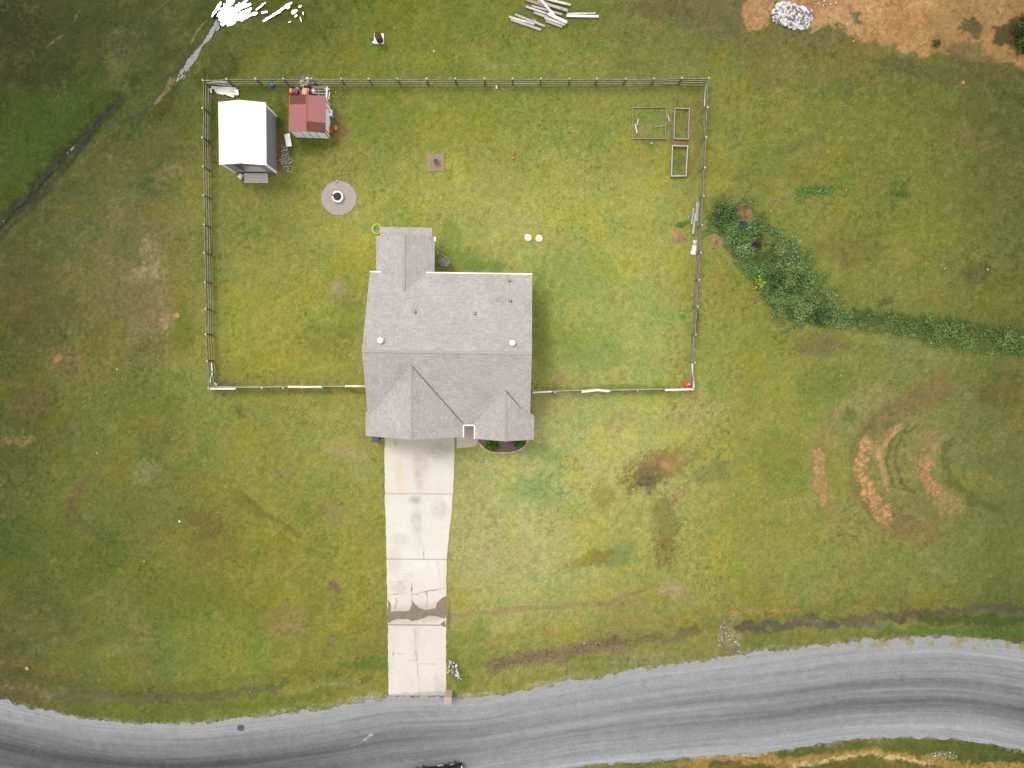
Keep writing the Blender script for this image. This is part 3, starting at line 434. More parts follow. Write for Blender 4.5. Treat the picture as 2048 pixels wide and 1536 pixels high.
# level where the drive, the pads and the buildings stand; low under the road
ins = inside & ((PX > 740) & (PX < 1070) & (PY > 470) & (PY < 900)); Z = np.where(ins, -0.02, Z)
rd = (PY > interp(ROADTOP, PX)) & (PY < interp(ROADBOT, PX)) & inside; Z = np.where(rd, -0.03, Z)
drv = inside & (PX > 766) & (PX < 912) & (PY > 870) & (PY < 1395); Z = np.where(drv, -0.04, Z)
pad = np.hypot(PX - 678, PY - 396) < 37; Z = np.where(pad, -.02, Z)
far = np.clip((np.maximum(abs(X), abs(Y)) - 46) / 14, 0, 1)[..., None]; rgb = rgb * (1 - far) + np.array([116, 120, 58]) * far
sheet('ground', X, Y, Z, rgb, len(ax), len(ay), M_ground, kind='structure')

# ---------------------------------------------------------------- road
ns, ntt = 950, 110; sx = np.linspace(-280, 2330, ns); yt = interp(ROADTOP, sx); yb = interp(ROADBOT, sx)
k = np.ones(25) / 25; pad_ = lambda a: np.convolve(np.pad(a, 12, mode='edge'), k, 'valid')
yt = pad_(yt); yb = pad_(yb)
jt = 8 * fbm(sx / 16, sx * 0 + 3, 201, 5) + 4.5 * fbm(sx / 60, sx * 0 + 5, 203, 2) + 3.5 * fbm(sx / 4, sx * 0, 205, 2); jb = 6 * fbm(sx / 18, sx * 0 + 8, 211, 4)
tt = np.linspace(0, 1, ntt)[:, None]; SX = np.repeat(sx[None], ntt, 0); SY = (yt + jt)[None] * (1 - tt) + (yb + jb)[None] * tt; TT = np.repeat(tt, ns, 1)
tw = (SY - yt[None]) / (yb - yt)[None]   # position across the road free of the ragged edge
def lane(t, key): return np.interp(t, [a for a, b in key], [b for a, b in key])
sh = lane(tw, [(-.1, 163), (0, 162), (.1, 161), (.22, 154), (.33, 150), (.42, 140), (.5, 150), (.6, 130), (.7, 146), (.82, 152), (.9, 158), (1, 163), (1.1, 158)])
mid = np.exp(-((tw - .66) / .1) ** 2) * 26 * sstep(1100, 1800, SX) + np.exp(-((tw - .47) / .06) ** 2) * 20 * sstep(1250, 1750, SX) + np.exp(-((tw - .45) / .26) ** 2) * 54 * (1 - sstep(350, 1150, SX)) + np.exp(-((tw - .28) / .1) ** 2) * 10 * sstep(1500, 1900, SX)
st1 = fbm(SX / 420, tw * 26, 221, 4); st2 = fbm(SX / 90, tw * 60, 231, 3); st5 = fbm(SX / 230, tw * 130, 261, 3); st3 = fbm(SX / 14, SY / 14, 241, 3); st4 = fbm(SX / 4, SY / 3, 251, 2)
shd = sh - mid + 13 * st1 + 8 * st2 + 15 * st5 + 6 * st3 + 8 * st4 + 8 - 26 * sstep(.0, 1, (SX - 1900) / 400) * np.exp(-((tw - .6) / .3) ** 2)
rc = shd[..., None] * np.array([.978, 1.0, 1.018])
sandy = (sstep(.2, -.02, tw) * sstep(-.2, .3, st3 + .2))[..., None]; rc = rc * (1 - .45 * sandy) + np.array([178, 170, 160]) * .45 * sandy
veg = (sstep(.17, .02, tw) * sstep(.12, .35, st3 + .5 * fbm(SX / 60, SY / 30, 255, 2)) * sstep(1500, 1900, SX))[..., None]; rc = rc * (1 - veg * .7) + np.array([146, 136, 84]) * veg * .7
d = segdist(SX, SY, [(480, 1455), (484, 1456)]); kk = (1 - sstep(5.5, 7, d + 2.5 * st3))[..., None]; rc = rc * (1 - kk) + np.array([96, 98, 102]) * kk
kk = (1 - sstep(0, 3.2, segdist(SX, SY, [(728, 1480), (736, 1474), (744, 1468)]) + 2 * st4))[..., None] * .75; rc = rc * (1 - kk) + np.array([215, 220, 225]) * kk
kk = (1 - sstep(.2, 1.0, segdist(SX, SY, [(690, 1497), (734, 1480)])))[..., None] * .5; rc = rc * (1 - kk) + np.array([205, 210, 215]) * kk
c_, s_ = math.cos(-TILT), math.sin(-TILT); zr = 0.012 + 0.05 * np.sin(np.clip(tw, 0, 1) * math.pi)
dx = (SX - 1024) / F; dy = -(SY - 768) / F; Dy = c_ * dy + s_; Dz = s_ * dy - c_; kq = (zr - H) / Dz
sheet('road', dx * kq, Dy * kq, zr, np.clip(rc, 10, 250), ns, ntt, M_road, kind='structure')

# ---------------------------------------------------------------- driveway and walkway
def outline_sheet(name, left, right, y0, y1, nx, ny, z, colf, mat, kind='structure'):
    ys = np.linspace(y0, y1, ny); L = interp([(b, a) for a, b in left], ys); R = interp([(b, a) for a, b in right], ys)
    t = np.linspace(0, 1, nx)[None]; SX = L[:, None] * (1 - t) + R[:, None] * t; SY = np.repeat(ys[:, None], nx, 1)
    edge = np.minimum(t, 1 - t) < .012; SX = SX + edge * 1.2 * fbm(SY / 12, SX * 0, 301, 3)
    dx = (SX - 1024) / F; dy = -(SY - 768) / F; Dy = c_ * dy + s_; Dz = s_ * dy - c_; kq = (z - H) / Dz
    zz = np.full(SX.shape, z); zz[0] -= .0; m = (t == 0) | (t == 1); zz = np.where(np.repeat(m, ny, 0), z - .12, zz)
    return sheet(name, dx * kq, Dy * kq, zz, np.clip(colf(SX, SY), 10, 250), nx, ny, mat, kind=kind, smooth=False)
CR = [([(774,1164),(800,1163),(808,1161),(823,1164)],1.1,.5),([(824,1165),(824,1190),(823,1216),(824,1240)],1.3,.75),([(776,1191),(790,1188),(804,1187)],1.2,.6),([(825,1189),(836,1187),(843,1184),(870,1180),(890,1177)],1.6,.75),([(793,1198),(793,1206),(790,1219)],1.8,.7),([(854,1184),(855,1200),(852,1216)],1.8,.75),
 ([(830,1256),(832,1300),(834,1325),(838,1360),(839,1392)],1.1,.55),([(787,1300),(788,1320),(788,1338)],1.0,.4),([(787,1307),(812,1308)],.9,.35),([(815,1322),(834,1320)],.9,.4),([(834,1327),(875,1328)],.9,.35),([(836,1060),(837,1075),(843,1086),(848,1098),(847,1118)],1.0,.6),([(808,1162),(806,1148),(822,1146),(824,1155)],.9,.3),([(872,1125),(880,1150),(882,1170)],.9,.25),([(817,1350),(823,1370)],.8,.3),([(834,1265),(833,1310)],7,.14)]
def drivecol(x, y):
    n = fbm(x / 30, y / 45, 311, 4); m = fbm(x / 8, y / 8, 321, 4); f = fbm(x / 2.5, y / 2.5, 331, 2)
    c = np.ones(x.shape + (1,)) * np.array([238, 233, 222.]); c = c + (n * 7 + m * 4 + f * 3)[..., None]
    t = sstep(1110, 1250, y)[..., None]; c = c - t * np.array([6, 7, 8]); t = ((1 - sstep(876, 925, y)) * (1 - sstep(790, 800, x) * 0))[..., None]; c = c - t * np.array([16, 18, 26])
    def bl(cx, cy, rx, ry, col, a):
        nonlocal c; d = np.hypot((x - cx + 5 * n) / rx, (y - cy + 5 * m) / ry); k = ((1 - sstep(.3, 1.2, d)) * a * (0.6 + .6 * sstep(-.3, .4, m)))[..., None]; c = c * (1 - k) + np.array(col) * k
    bl(880, 900, 34, 22, (196, 190, 176), .6); bl(840, 930, 20, 50, (208, 198, 180), .5); bl(797, 945, 10, 40, (240, 214, 170), .5); bl(805, 980, 12, 20, (240, 214, 180), .35); bl(829, 1000, 14, 10, (188, 182, 172), .7); bl(880, 1020, 20, 22, (206, 202, 192), .6); bl(832, 1045, 12, 30, (202, 198, 188), .6); bl(800, 1080, 24, 14, (214, 210, 204), .5); bl(792, 886, 4, 3, (150, 146, 130), .8); bl(790, 1120, 20, 30, (208, 200, 192), .5)
    bl(800, 1175, 24, 14, (206, 196, 186), .6); bl(838, 960, 10, 30, (204, 196, 188), .5); bl(850, 1235, 60, 10, (214, 200, 176), .4); bl(878, 1370, 16, 30, (206, 202, 196), .5)
    dm = segdist(x + 3 * m, y + 3 * m, [(776, 1230), (815, 1230), (845, 1226), (870, 1224), (893, 1215)]); k = ((1 - sstep(8, 26, dm)) * .35)[..., None]; c = c * (1 - k) + np.array([176, 160, 138]) * k
    for yy, a in ((987.5, .35), (1118.5, .5), (1250, .8)):
        k = (np.exp(-((y - yy - .6 * (x - 830) / 70) / .9) ** 2) * a)[..., None]; c = c * (1 - k) + np.array([110, 96, 82]) * k
    for pts, wd, a in CR:
        d = segdist(x + 2.2 * m + 2 * f, y + 2.2 * fbm(x / 7, y / 7, 345, 4), pts); wd = wd * .62 if wd < 5 else wd; k = (np.exp(-(d / wd) ** 2) * a * (.3 + .6 * sstep(-.3, .3, n + m)))[..., None]; c = c * (1 - k) + np.array([96, 84, 70]) * k
    e = interp([(878, 910), (940, 909), (1000, 907), (1060, 900), (1119, 895), (1395, 893)], y); k = (np.exp(-((x - e) / 2.0) ** 2) * .35)[..., None]; c = c * (1 - k) + np.array([180, 160, 120]) * k
    d = y - (1392 - (x - 776) * .06); k = (sstep(-7, 0, d + 4 * m))[..., None] * .6; c = c * (1 - k) + np.array([170, 168, 166]) * k
    return c
outline_sheet('driveway', [(768,860),(768,905),(769,986),(772,1118),(775,1250),(776,1394)], [(910,860),(910,905),(909,950),(907,988),(905,1020),(898,1075),(894,1119),(893,1190),(893,1245),(893,1394)], 862, 1391, 150, 540, 0.035, drivecol, M_conc)
def walkcol(x, y):
    n = fbm(x / 14, y / 14, 351, 4); c = np.ones(x.shape + (1,)) * np.array([228, 219, 204.]) + n[..., None] * 8; k = (1 - sstep(866, 880, y))[..., None]; return c - k * np.array([10, 12, 14])
outline_sheet('walkway', [(912.2,840),(912.2,896)], [(964,840),(964,878),(960,883),(953,890),(946,893.5),(934,895.5),(918,896)], 838, 896, 40, 60, 0.031, walkcol, M_conc)
def poly_sheet(name, pts, z, mat, jitter=1.2, seed=1, sub=4, parent=None):
    r = random.Random(seed); q = []
    for i in range(len(pts)):
        a = pts[i]; b = pts[(i + 1) % len(pts)]
        for k in range(sub):
            t = k / sub; q.append((a[0] + (b[0] - a[0]) * t + r.uniform(-jitter, jitter), a[1] + (b[1] - a[1]) * t + r.uniform(-jitter, jitter)))
    m = MB(); m.prism([W(a, b, 0) for a, b in q][::-1], z - .02, z, mat); return m
MUD = [([(777,1223),(818,1222),(823,1212),(824,1200),(829,1206),(838,1216),(850,1219),(871,1216),(874,1205),(884,1196),(892,1192),(892,1236),(884,1236),(873,1232),(858,1231),(850,1235),(838,1239),(824,1242),(815,1238),(795,1238),(788,1240),(778,1244)], 5), ([(881,1248),(890,1240),(891,1254),(884,1252)], 2), ([(776,1198),(781,1206),(782,1244),(776,1246)], 3)]
mm = MB()
for k, (pts, s) in enumerate(MUD):
    q = poly_sheet('m', pts, .043 + .002 * k, M_mud, .7, k + 3); mm.add(q.v, q.f, M_mud)
tag(mm.build('mud_puddle'), kind='structure')
# standing water
PU = [[(419,28),(437,5),(450,-6),(474,-6),(469,12),(478,8),(503,11),(500,25),(482,34),(462,44),(450,48),(434,47),(428,32)], [(500,28),(510,25),(515,29),(506,33)], [(523,25),(530,22),(534,24),(528,27)], [(525,42),(548,28),(578,5),(584,8),(560,26),(530,42)], [(578,22),(590,18),(596,24),(588,32)], [(432,50),(424,66),(414,82),(416,90),(408,97),(400,100),(392,112),(386,124),(374,136),(366,150),(356,160),(362,146),(358,140),(372,124),(380,118),(384,108),(394,100),(402,90),(400,84),(406,76),(412,62),(426,48)], [(452,50),(462,44),(472,38),(482,34),(472,44),(458,52)], [(506,20),(520,8),(528,2),(530,6),(514,18)]]
def sliver(a, b, wd, seed):
    r = random.Random(seed); (x0, y0), (x1, y1) = a, b; L = math.hypot(x1 - x0, y1 - y0) + 1e-6; ux, uy = (x1 - x0) / L, (y1 - y0) / L; n = max(4, int(L / 2.2)); up, dn = [], []
    for i in range(n + 1):
        t = i / n; e = math.sin(math.pi * min(1, max(0, .06 + .88 * t))) ** .45; h = wd / 2 * e; k1, k2 = r.uniform(.55, 1.35), r.uniform(.55, 1.35); cx_, cy_ = x0 + ux * L * t, y0 + uy * L * t
        up.append((cx_ - uy * h * k1, cy_ + ux * h * k1)); dn.append((cx_ + uy * h * k2, cy_ - ux * h * k2))
    return up + dn[::-1]
FING = [((446,46),(482,8),15),((440,42),(462,14),16),((436,34),(470,-8),13),((428,28),(442,4),6),((424,34),(430,20),4),((452,46),(500,22),12),((462,50),(504,29),5),((470,44),(496,30),7),((470,20),(502,8),8),((478,14),(498,-4),5),((484,30),(503,16),7),((442,50),(456,40),9),((500,30),(515,26),6.5),((523,26),(535,23),5),((526,43),(545,31),4.5),((540,34),(566,18),5),((560,21),(584,5),6),((512,20),(531,5),3),((454,52),(470,46),3),((584,27),(594,20),8),((590,34),(594,30),3),((598,15),(602,11),4),((606,24),(607,30),1.6),((577,45),(582,43),1.6),((575,18),(580,14),2.5),((600,34),(603,44),1.2)]
pm = MB()
for k, (a, b, wd) in enumerate(FING):
    pts = sliver(a, b, wd, k); pm.prism([W(x, y) for x, y in pts][::-1], -.3, .0 + .0006 * k, M_water)
for k, (x, y, L) in enumerate([(430,52,8),(424,62,9),(417,74,10),(411,86,12),(404,92,9),(398,100,11),(391,108,10),(384,118,10),(376,124,8),(370,134,8),(362,142,7),(374,136,6),(366,152,6),(356,158,5),(434,46,7)]):
    rr_ = random.Random(k + 60)
    for q_ in range(4):
        ox, oy = rr_.uniform(-5, 5), rr_.uniform(-6, 6); pts = sliver((x + ox - L * .45, y + oy + L * .7), (x + ox + L * .45, y + oy - L * .7), rr_.uniform(2.5, 7) * (1 - k * .03), k * 7 + q_); pm.prism([W(a_, b_) for a_, b_ in pts][::-1], -.3, -.1 + .0004 * (k * 4 + q_), M_runnel)
for k, (a, b, wd) in enumerate((((370,142),(398,104),7),((392,112),(414,78),7),((408,90),(434,44),8))):
    pts = sliver(a, b, wd, k + 300); pm.prism([W(x, y) for x, y in pts][::-1], -.3, -.07 + .002 * k, M_runnel)
tag(pm.build('puddle'), kind='structure')
sm_ = MB(); q_ = 0
for pl_, w0 in (([(234,206),(215,226),(190,250),(165,276),(140,297),(120,316),(103,337),(82,358),(62,381),(40,405),(19,428),(-20,462)], 9), ([(178,280),(150,310),(119,347),(97,374),(75,400),(53,426),(31,451),(0,482)], 5), ([(238,240),(262,242),(280,232),(300,214),(312,204)], 5)):
    for (xa, ya), (xb, yb_) in zip(pl_[:-1], pl_[1:]):
        for t in range(5):
            rr_ = random.Random(q_ + 500); u_ = rr_.random(); cx_, cy_ = xa + (xb - xa) * u_, ya + (yb_ - ya) * u_; L = rr_.uniform(8, 22); d_ = math.hypot(xb - xa, yb_ - ya); ux, uy = (xb - xa) / d_, (yb_ - ya) / d_; off = rr_.gauss(0, w0 * .28)
            cx_ -= uy * off; cy_ += ux * off; pts = sliver((cx_ - ux * L / 2, cy_ - uy * L / 2), (cx_ + ux * L / 2, cy_ + uy * L / 2), rr_.uniform(1.2, w0 * .75), q_ + 900); sm_.prism([W(a_, b_) for a_, b_ in pts][::-1], -.4, -.2 + .0004 * (q_ % 90), M_stream if rr_.random() < .96 else M_runnel); q_ += 1
tag(sm_.build('stream_water'), kind='structure')

# gravel circle round the fire pit, bare square of earth
gp = MB(); r = random.Random(4); gp.prism([W(678 + (35.5 + r.uniform(-1, 1)) * math.cos(t * math.pi / 30), 396 + (34.5 + r.uniform(-1, 1)) * math.sin(t * math.pi / 30)) for t in range(60)][::-1], -.03, .025, M_pad); tag(gp.build('gravel_path'), kind='structure')
gp = MB(); M_bare = nmat('bare_earth', A(168, 146, 114), var=.2, scale=9, bump=.6); q = poly_sheet('b', [(854,309),(888,308),(889,343),(855,343)], .045, M_bare, .8, 9, 6); gp.add(q.v, q.f, M_bare); tag(gp.build('bare_earth_ground'), kind='structure')

# ---------------------------------------------------------------- grass and weeds
def blades(name, px, py, z, ln, wd, lean, rgb, mat):
    n = len(px); dx = (px - 1024) / F; dy = -(py - 768) / F; Dy = c_ * dy + s_; Dz = s_ * dy - c_; kq = (z - H) / Dz; x = dx * kq; y = Dy * kq
    a = RNG.rand(n) * 6.283; b = RNG.rand(n) * 6.283
    ux, uy = np.cos(a) * wd / 2, np.sin(a) * wd / 2; lx, ly = np.cos(b) * ln * lean, np.sin(b) * ln * lean; h = ln * np.sqrt(np.clip(1 - lean ** 2, 0.02, 1))
    co = np.stack([np.stack([x - ux, y - uy, z], 1), np.stack([x + ux, y + uy, z], 1), np.stack([x + lx, y + ly, z + h], 1)], 1).reshape(-1, 3)
    me = bpy.data.meshes.new(name); me.vertices.add(3 * n); me.vertices.foreach_set('co', co.astype(np.float32).ravel())
    me.loops.add(3 * n); me.loops.foreach_set('vertex_index', np.arange(3 * n, dtype=np.int32)); me.polygons.add(n)
    me.polygons.foreach_set('loop_start', np.arange(0, 3 * n, 3, dtype=np.int32)); me.polygons.foreach_set('loop_total', np.full(n, 3, dtype=np.int32)); me.update(calc_edges=True)
    at = me.color_attributes.new('col', 'FLOAT_COLOR', 'POINT'); lin = np.repeat(s2l(np.clip(rgb, 5, 250) / 255.) / KEXP, 3, 0)
    at.data.foreach_set('color', np.concatenate([lin, np.ones((3 * n, 1))], 1).astype(np.float32).ravel()); me.materials.append(mat)
    o = bpy.data.objects.new(name, me); COL.objects.link(o); return o
def hgt(px, py):
    dx = (px - 1024) / F; dy = -(py - 768) / F; Dy = c_ * dy + s_; Dz = s_ * dy - c_; kq = -H / Dz; return height(dx * kq, Dy * kq, px, py)
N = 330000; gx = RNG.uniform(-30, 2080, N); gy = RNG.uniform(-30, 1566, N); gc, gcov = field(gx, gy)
hard = ((gy > interp(ROADTOP, gx) + 3 + 5 * fbm(gx / 9, gy / 9, 601, 3)) & (gy < interp(ROADBOT, gx) - 1)) | ((gx > 765) & (gx < 911) & (gy > 860) & (gy < 1396)) | ((gx > 740) & (gx < 1064) & (gy > 455) & (gy < 880)) | (np.hypot(gx - 678, gy - 396) < 33) | ((gx > 910) & (gx < 962) & (gy < 895) & (gy > 840)) | ((gx > 856) & (gx < 886) & (gy > 311) & (gy < 341)) | (inpoly(gx, gy, PU[0]) & (fbm((gx + gy) / 9, (gx - gy) / 40, 77, 3) < .18)) | ((gx > 450) & (gx < 556) & (gy > 228) & (gy < 368)) | ((gx > 590) & (gx < 660) & (gy > 200) & (gy < 277))
keep = (RNG.rand(N) < gcov * (0.35 + .65 * sstep(-.2, .3, fbm(gx / 18, gy / 18, 401, 3)))) & ~hard; gx, gy, gc = gx[keep], gy[keep], gc[keep]; n = len(gx)
gc = 1.07 * gc * (1 + RNG.uniform(-.32, .36, n))[:, None] * np.where(RNG.rand(n) < .18, 1.12, 1.0)[:, None] * (1 + RNG.uniform(-.06, .06, (n, 3)))
tag(blades('grass', gx, gy, np.where(inpoly(gx, gy, PU[0]), -.02, hgt(gx, gy) - .01), RNG.uniform(.05, .15, n), RNG.uniform(.025, .07, n), RNG.uniform(.5, .97, n), gc, M_blade), 'short patchy yellow green grass of the lawn and fields', 'grass', kind='stuff')
# darker clover-like tufts in the lawn
N = 9000; cx = RNG.uniform(0, 2048, N); cy = RNG.uniform(0, 1300, N)
# ditch weeds
WP = [([(1412,432),(1440,402),(1500,402),(1535,440),(1575,468),(1610,500),(1645,530),(1662,570),(1690,612),(1720,640),(1700,662),(1600,650),(1550,640),(1520,590),(1490,548),(1450,505),(1422,468)], 24000, (112, 138, 76), .28), ([(1690,622),(1790,628),(1860,632),(1940,650),(2060,675),(2060,715),(1940,704),(1850,685),(1780,660),(1690,656)], 9000, (100, 128, 60), .1), ([(1590,380),(1640,372),(1672,380),(1640,392),(1600,396)], 700, (110, 148, 76), .16)]
wx, wy, wc, wh = [], [], [], []
for pts, n0, col, hh in WP:
    xs = [p[0] for p in pts]; ys = [p[1] for p in pts]; x = RNG.uniform(min(xs) - 10, max(xs) + 10, n0 * 2); y = RNG.uniform(min(ys) - 10, max(ys) + 10, n0 * 2)
    x2 = x + 20 * fbm(x / 25, y / 25, 411, 3) + RNG.normal(0, 5, len(x)); y2 = y + 20 * fbm(x / 25, y / 25, 421, 3) + RNG.normal(0, 5, len(x)); cl = fbm(x / 20, y / 20, 431, 4); dirt = (np.hypot((x - 1492) / 24, (y - 426) / 15) < 1) | (np.hypot((x - 1430) / 22, (y - 480) / 13) < 1) | (np.hypot((x - 1515) / 12, (y - 490) / 8) < 1) | (np.hypot((x - 1487) / 9, (y - 447) / 6) < 1)
    ok = inpoly(x2, y2, pts) & ~dirt & (RNG.rand(len(x)) < sstep(-.45, .15, cl) * .9 + .1); x, y, cl = x[ok], y[ok], cl[ok]; n = len(x)
    v = fbm(x / 45, y / 45, 441, 3); c = np.array(col) * (1 + .22 * cl + RNG.uniform(-.2, .22, n))[:, None] * (1 + np.outer(v, [.25, .05, .1])); pale = (RNG.rand(n) < .07) & (cl > -.1); c[pale] = c[pale] * 1.25 + 8
    wx.append(x); wy.append(y); wc.append(c); wh.append(np.clip(hh * (.35 + .9 * cl + .3 * RNG.rand(n)), .03, .8))
wx, wy, wc, wh = map(np.concatenate, (wx, wy, wc, wh)); n = len(wx)
tag(blades('ditch_weeds', wx, wy, hgt(wx, wy) * .5 + wh, RNG.uniform(.07, .2, n), RNG.uniform(.05, .13, n), RNG.uniform(.8, .99, n), wc, M_leaf), 'dark green weeds filling the wet ditch right of the fence', 'weeds', kind='stuff')
# dead reeds beside the roadside ditch
N = 2600; rx = RNG.uniform(975, 1265, N); ry = interp([(975,1335),(1060,1318),(1140,1312),(1200,1295),(1265,1294)], rx) + RNG.normal(0, 13, N); kp = fbm(rx / 16, ry / 9, 707, 3) > -.12; rx, ry = rx[kp], ry[kp]; N = len(rx); c = np.array([172, 150, 120]) * (1 + RNG.uniform(-.3, .2, N))[:, None]
tag(blades('dead_reeds', rx, ry, hgt(rx, ry) + .02, RNG.uniform(.25, .6, N), RNG.uniform(.02, .05, N), RNG.uniform(.88, .99, N), c, M_blade), 'tan dead reeds flattened along the ditch beside the road', 'reeds', kind='stuff')

def shrub(name, label, cat, px, py, rx, ry, h, col, seed, n=900, ls=.07, var=.2):
    rs = np.random.RandomState(seed); c0 = W(px, py); u = rs.normal(size=(n, 3)); u /= np.linalg.norm(u, axis=1)[:, None]; u[:, 2] = abs(u[:, 2]); rr = .55 + .45 * rs.rand(n) + .18 * np.sin(np.arctan2(u[:, 1], u[:, 0]) * 5 + seed)
    p = np.stack([c0.x + u[:, 0] * rx * rr, c0.y + u[:, 1] * ry * rr, .05 + u[:, 2] * h * rr], 1); d = u * .8 + rs.normal(size=(n, 3)) * .5; d /= np.linalg.norm(d, axis=1)[:, None]; s = np.cross(d, rs.normal(size=(n, 3))); s /= np.linalg.norm(s, axis=1)[:, None]
    L = ls * (.7 + .8 * rs.rand(n))[:, None]; co = np.stack([p - s * L * .35, p + d * L * .5 - s * L * .1, p + d * L, p + s * L * .35], 1).reshape(-1, 3)
    t = thing(name, label, cat, (c0.x, c0.y, 0)); me = bpy.data.meshes.new('foliage'); me.from_pydata([tuple(q - np.array([c0.x, c0.y, 0])) for q in co], [], [(4 * i, 4 * i + 1, 4 * i + 2, 4 * i + 3) for i in range(n)])
    at = me.color_attributes.new('col', 'FLOAT_COLOR', 'POINT'); cc = np.array(col) * (1 + rs.uniform(-var, var, n) + .15 * (u[:, 2] - .5))[:, None]; lin = np.repeat(s2l(np.clip(cc, 4, 250) / 255.) / KEXP, 4, 0)
    at.data.foreach_set('color', np.concatenate([lin, np.ones((4 * n, 1))], 1).astype(np.float32).ravel()); me.materials.append(M_leaf); o = bpy.data.objects.new('foliage', me); COL.objects.link(o); o.parent = t
    m = MB(); rnd = random.Random(seed)
    for k in range(5): a = rnd.random() * 6.28; m.tube([(0, 0, -.05), (rx * .3 * math.cos(a), ry * .3 * math.sin(a), h * .35), (rx * .6 * math.cos(a), ry * .6 * math.sin(a), h * .75)], [.02, .012, .005], M_wood3, 5)
    m.build('stem', t); return t

# ---------------------------------------------------------------- the house
HA = math.radians(-0.85); HO = Vector((-4.9, -.36, 0))
house = thing('house', 'single storey house with grey shingle roof and two front gables', 'house', HO, HA)
RZ = 5.5; SL = .452; E0 = 2.7
def mz(y): return RZ - SL * abs(y)
YB = 6.2; YF = -5.74; XL = -6.42; XR = 6.4
rf = MB()
rf.slab([(XL, 0, RZ), (XR, 0, RZ), (XR, YB, mz(YB)), (XL, YB, mz(YB))], .16, M_sh, M_white)
rf.slab([(XL, -5.0, mz(5.0)), (-5.5, YF, mz(YF)), (XR - 1.5, YF, mz(YF)), (XR, -5.2, mz(5.2)), (XR, 0, RZ), (XL, 0, RZ)], .16, M_sh, M_white)
roof = rf.build('roof', house)
GX0, GXM, GX1 = -6.66, -2.76, 1.08; GZ = 2.98; GT = 5.0; GF = -6.75; GAP = -1.0
g = MB(); g.slab([(GXM, GAP, GT + .02), (GX0, -4.92, GZ), (GX0, GF, GZ), (GXM, GF, GT + .02)], .15, M_shx, M_white); g.slab([(GXM, GAP, GT + .02), (GXM, GF, GT + .02), (GX1, GF, GZ), (GX1, -5.6, GZ)], .15, M_shx, M_white)
g.build('garage_roof', house)
SX0, SXM, SX1 = 2.06, 4.44, 6.74; SZ = 2.98; STp = 4.2; SF = -6.87; SAP = -2.9
g = MB(); g.slab([(SXM, SAP, STp), (SX0, -5.6, SZ), (SX0, SF, SZ), (SXM, SF, STp)], .15, M_shx, M_white); g.slab([(SXM, SAP, STp), (SXM, SF, STp), (SX1, SF, SZ), (SX1, -5.0, SZ)], .15, M_shx, M_white)
g.build('bay_roof', house)
WX0, WXM, WX1 = -5.98, -3.6, -1.36; WZ = 2.45; WT = 3.4; WB = 9.08
g = MB(); g.slab([(WX0, 6.1, WZ), (WXM, 4.5, WT), (WXM, WB, WT), (WX0, WB, WZ)], .15, M_shx, M_white); g.slab([(WXM, 4.5, WT), (WX1, 6.1, WZ), (WX1, WB, WZ), (WXM, WB, WT)], .15, M_shx, M_white)
g.build('wing_roof', house)
g = MB(); g.slab([(-5.68, WB - .02, WZ + .02), (-1.6, WB - .02, WZ + .02), (-1.6, 9.84, 2.2), (-5.68, 9.84, 2.2)], .12, M_sh, M_white); g.build('pent_roof', house)
# ridge caps
g = MB(); g.beam((XL, 0, RZ + .0), (XR, 0, RZ + .0), .2, .03, M_cap); g.build('ridge_cap', house)
g = MB(); g.beam((GXM, GAP, GT + .02), (GXM, GF, GT + .02), .16, .03, M_cap); g.build('ridge_cap', house)
g = MB(); g.beam((SXM, SAP, STp), (SXM, SF, STp), .16, .03, M_cap); g.build('ridge_cap', house)
g = MB(); g.beam((WXM, 4.5, WT), (WXM, WB, WT), .16, .03, M_cap); g.build('ridge_cap', house)
def gutter(a, b): 
    m = MB(); m.beam(a, b, .09, .11, M_white); return m.build('gutter', house)
zb = mz(YB) - .04; gutter((XL, YB + .05, zb), (WX0 + .45, YB + .05, zb)); gutter((-2.0, YB + .05, zb), (XR, YB + .05, zb))
gutter((GX1 + .05, YF - .05, GZ), (SX0 - .05, YF - .05, GZ)); gutter((GX1 + .05, GF, GZ - .03), (GX1 + .05, YF - .1, GZ - .03)); gutter((SX0 - .05, SF, GZ - .03), (SX0 - .05, YF - .1, GZ - .03)); gutter((WX1 + .04, 8.75, WZ - .05), (WX1 + .04, WB, WZ - .05))
M_val = nmat('valley_shadow_line', A(120, 114, 110), var=.2, scale=4)  # dark strips laid along two valleys to draw their shade
for a, b in (((GXM, GAP, GT + .04), (GX1, -5.66, GZ + .0)), ((SXM, SAP, STp + .02), (SX1 - .3, -5.15, SZ + .12))):
    m = MB(); m.beam(a, b, .07, .06, M_val); m.build('valley_shade_strip', house)
# walls
def wall(pts, name='wall', mat=M_side): 
    m = MB(); m.add(pts + [], [tuple(range(len(pts)))], mat); return m.build(name, house)
m = MB(); i0 = .4
m.prism([(XL + i0, 5.8), (XL + i0, -4.6), (GX0 + .4, -4.7), (GX0 + .4, GF + .4), (GX1 - .4, GF + .4), (GX1 - .4, YF + .5), (SX0 + .3, YF + .5), (SX0 + .3, SF + .4), (SX1 - .4, SF + .4), (SX1 - .4, -4.9), (XR - i0, -4.9), (XR - i0, 5.8), (WX1 - .35, 5.8), (WX1 - .35, WB - .2), (WX0 + .35, WB - .2), (WX0 + .35, 5.8)][::-1], -.05, 2.38, M_side)
m.build('wall', house)
def gable(p, q, zt, z0, ymid_or_x, horiz=True):
    m = MB(); mid = ((p[0] + q[0]) / 2, (p[1] + q[1]) / 2)
    m.add([(p[0], p[1], 2.38), (q[0], q[1], 2.38), (q[0], q[1], z0), (mid[0], mid[1], zt), (p[0], p[1], z0)], [(0, 1, 2, 3, 4)], M_side); m.build('gable_wall', house)
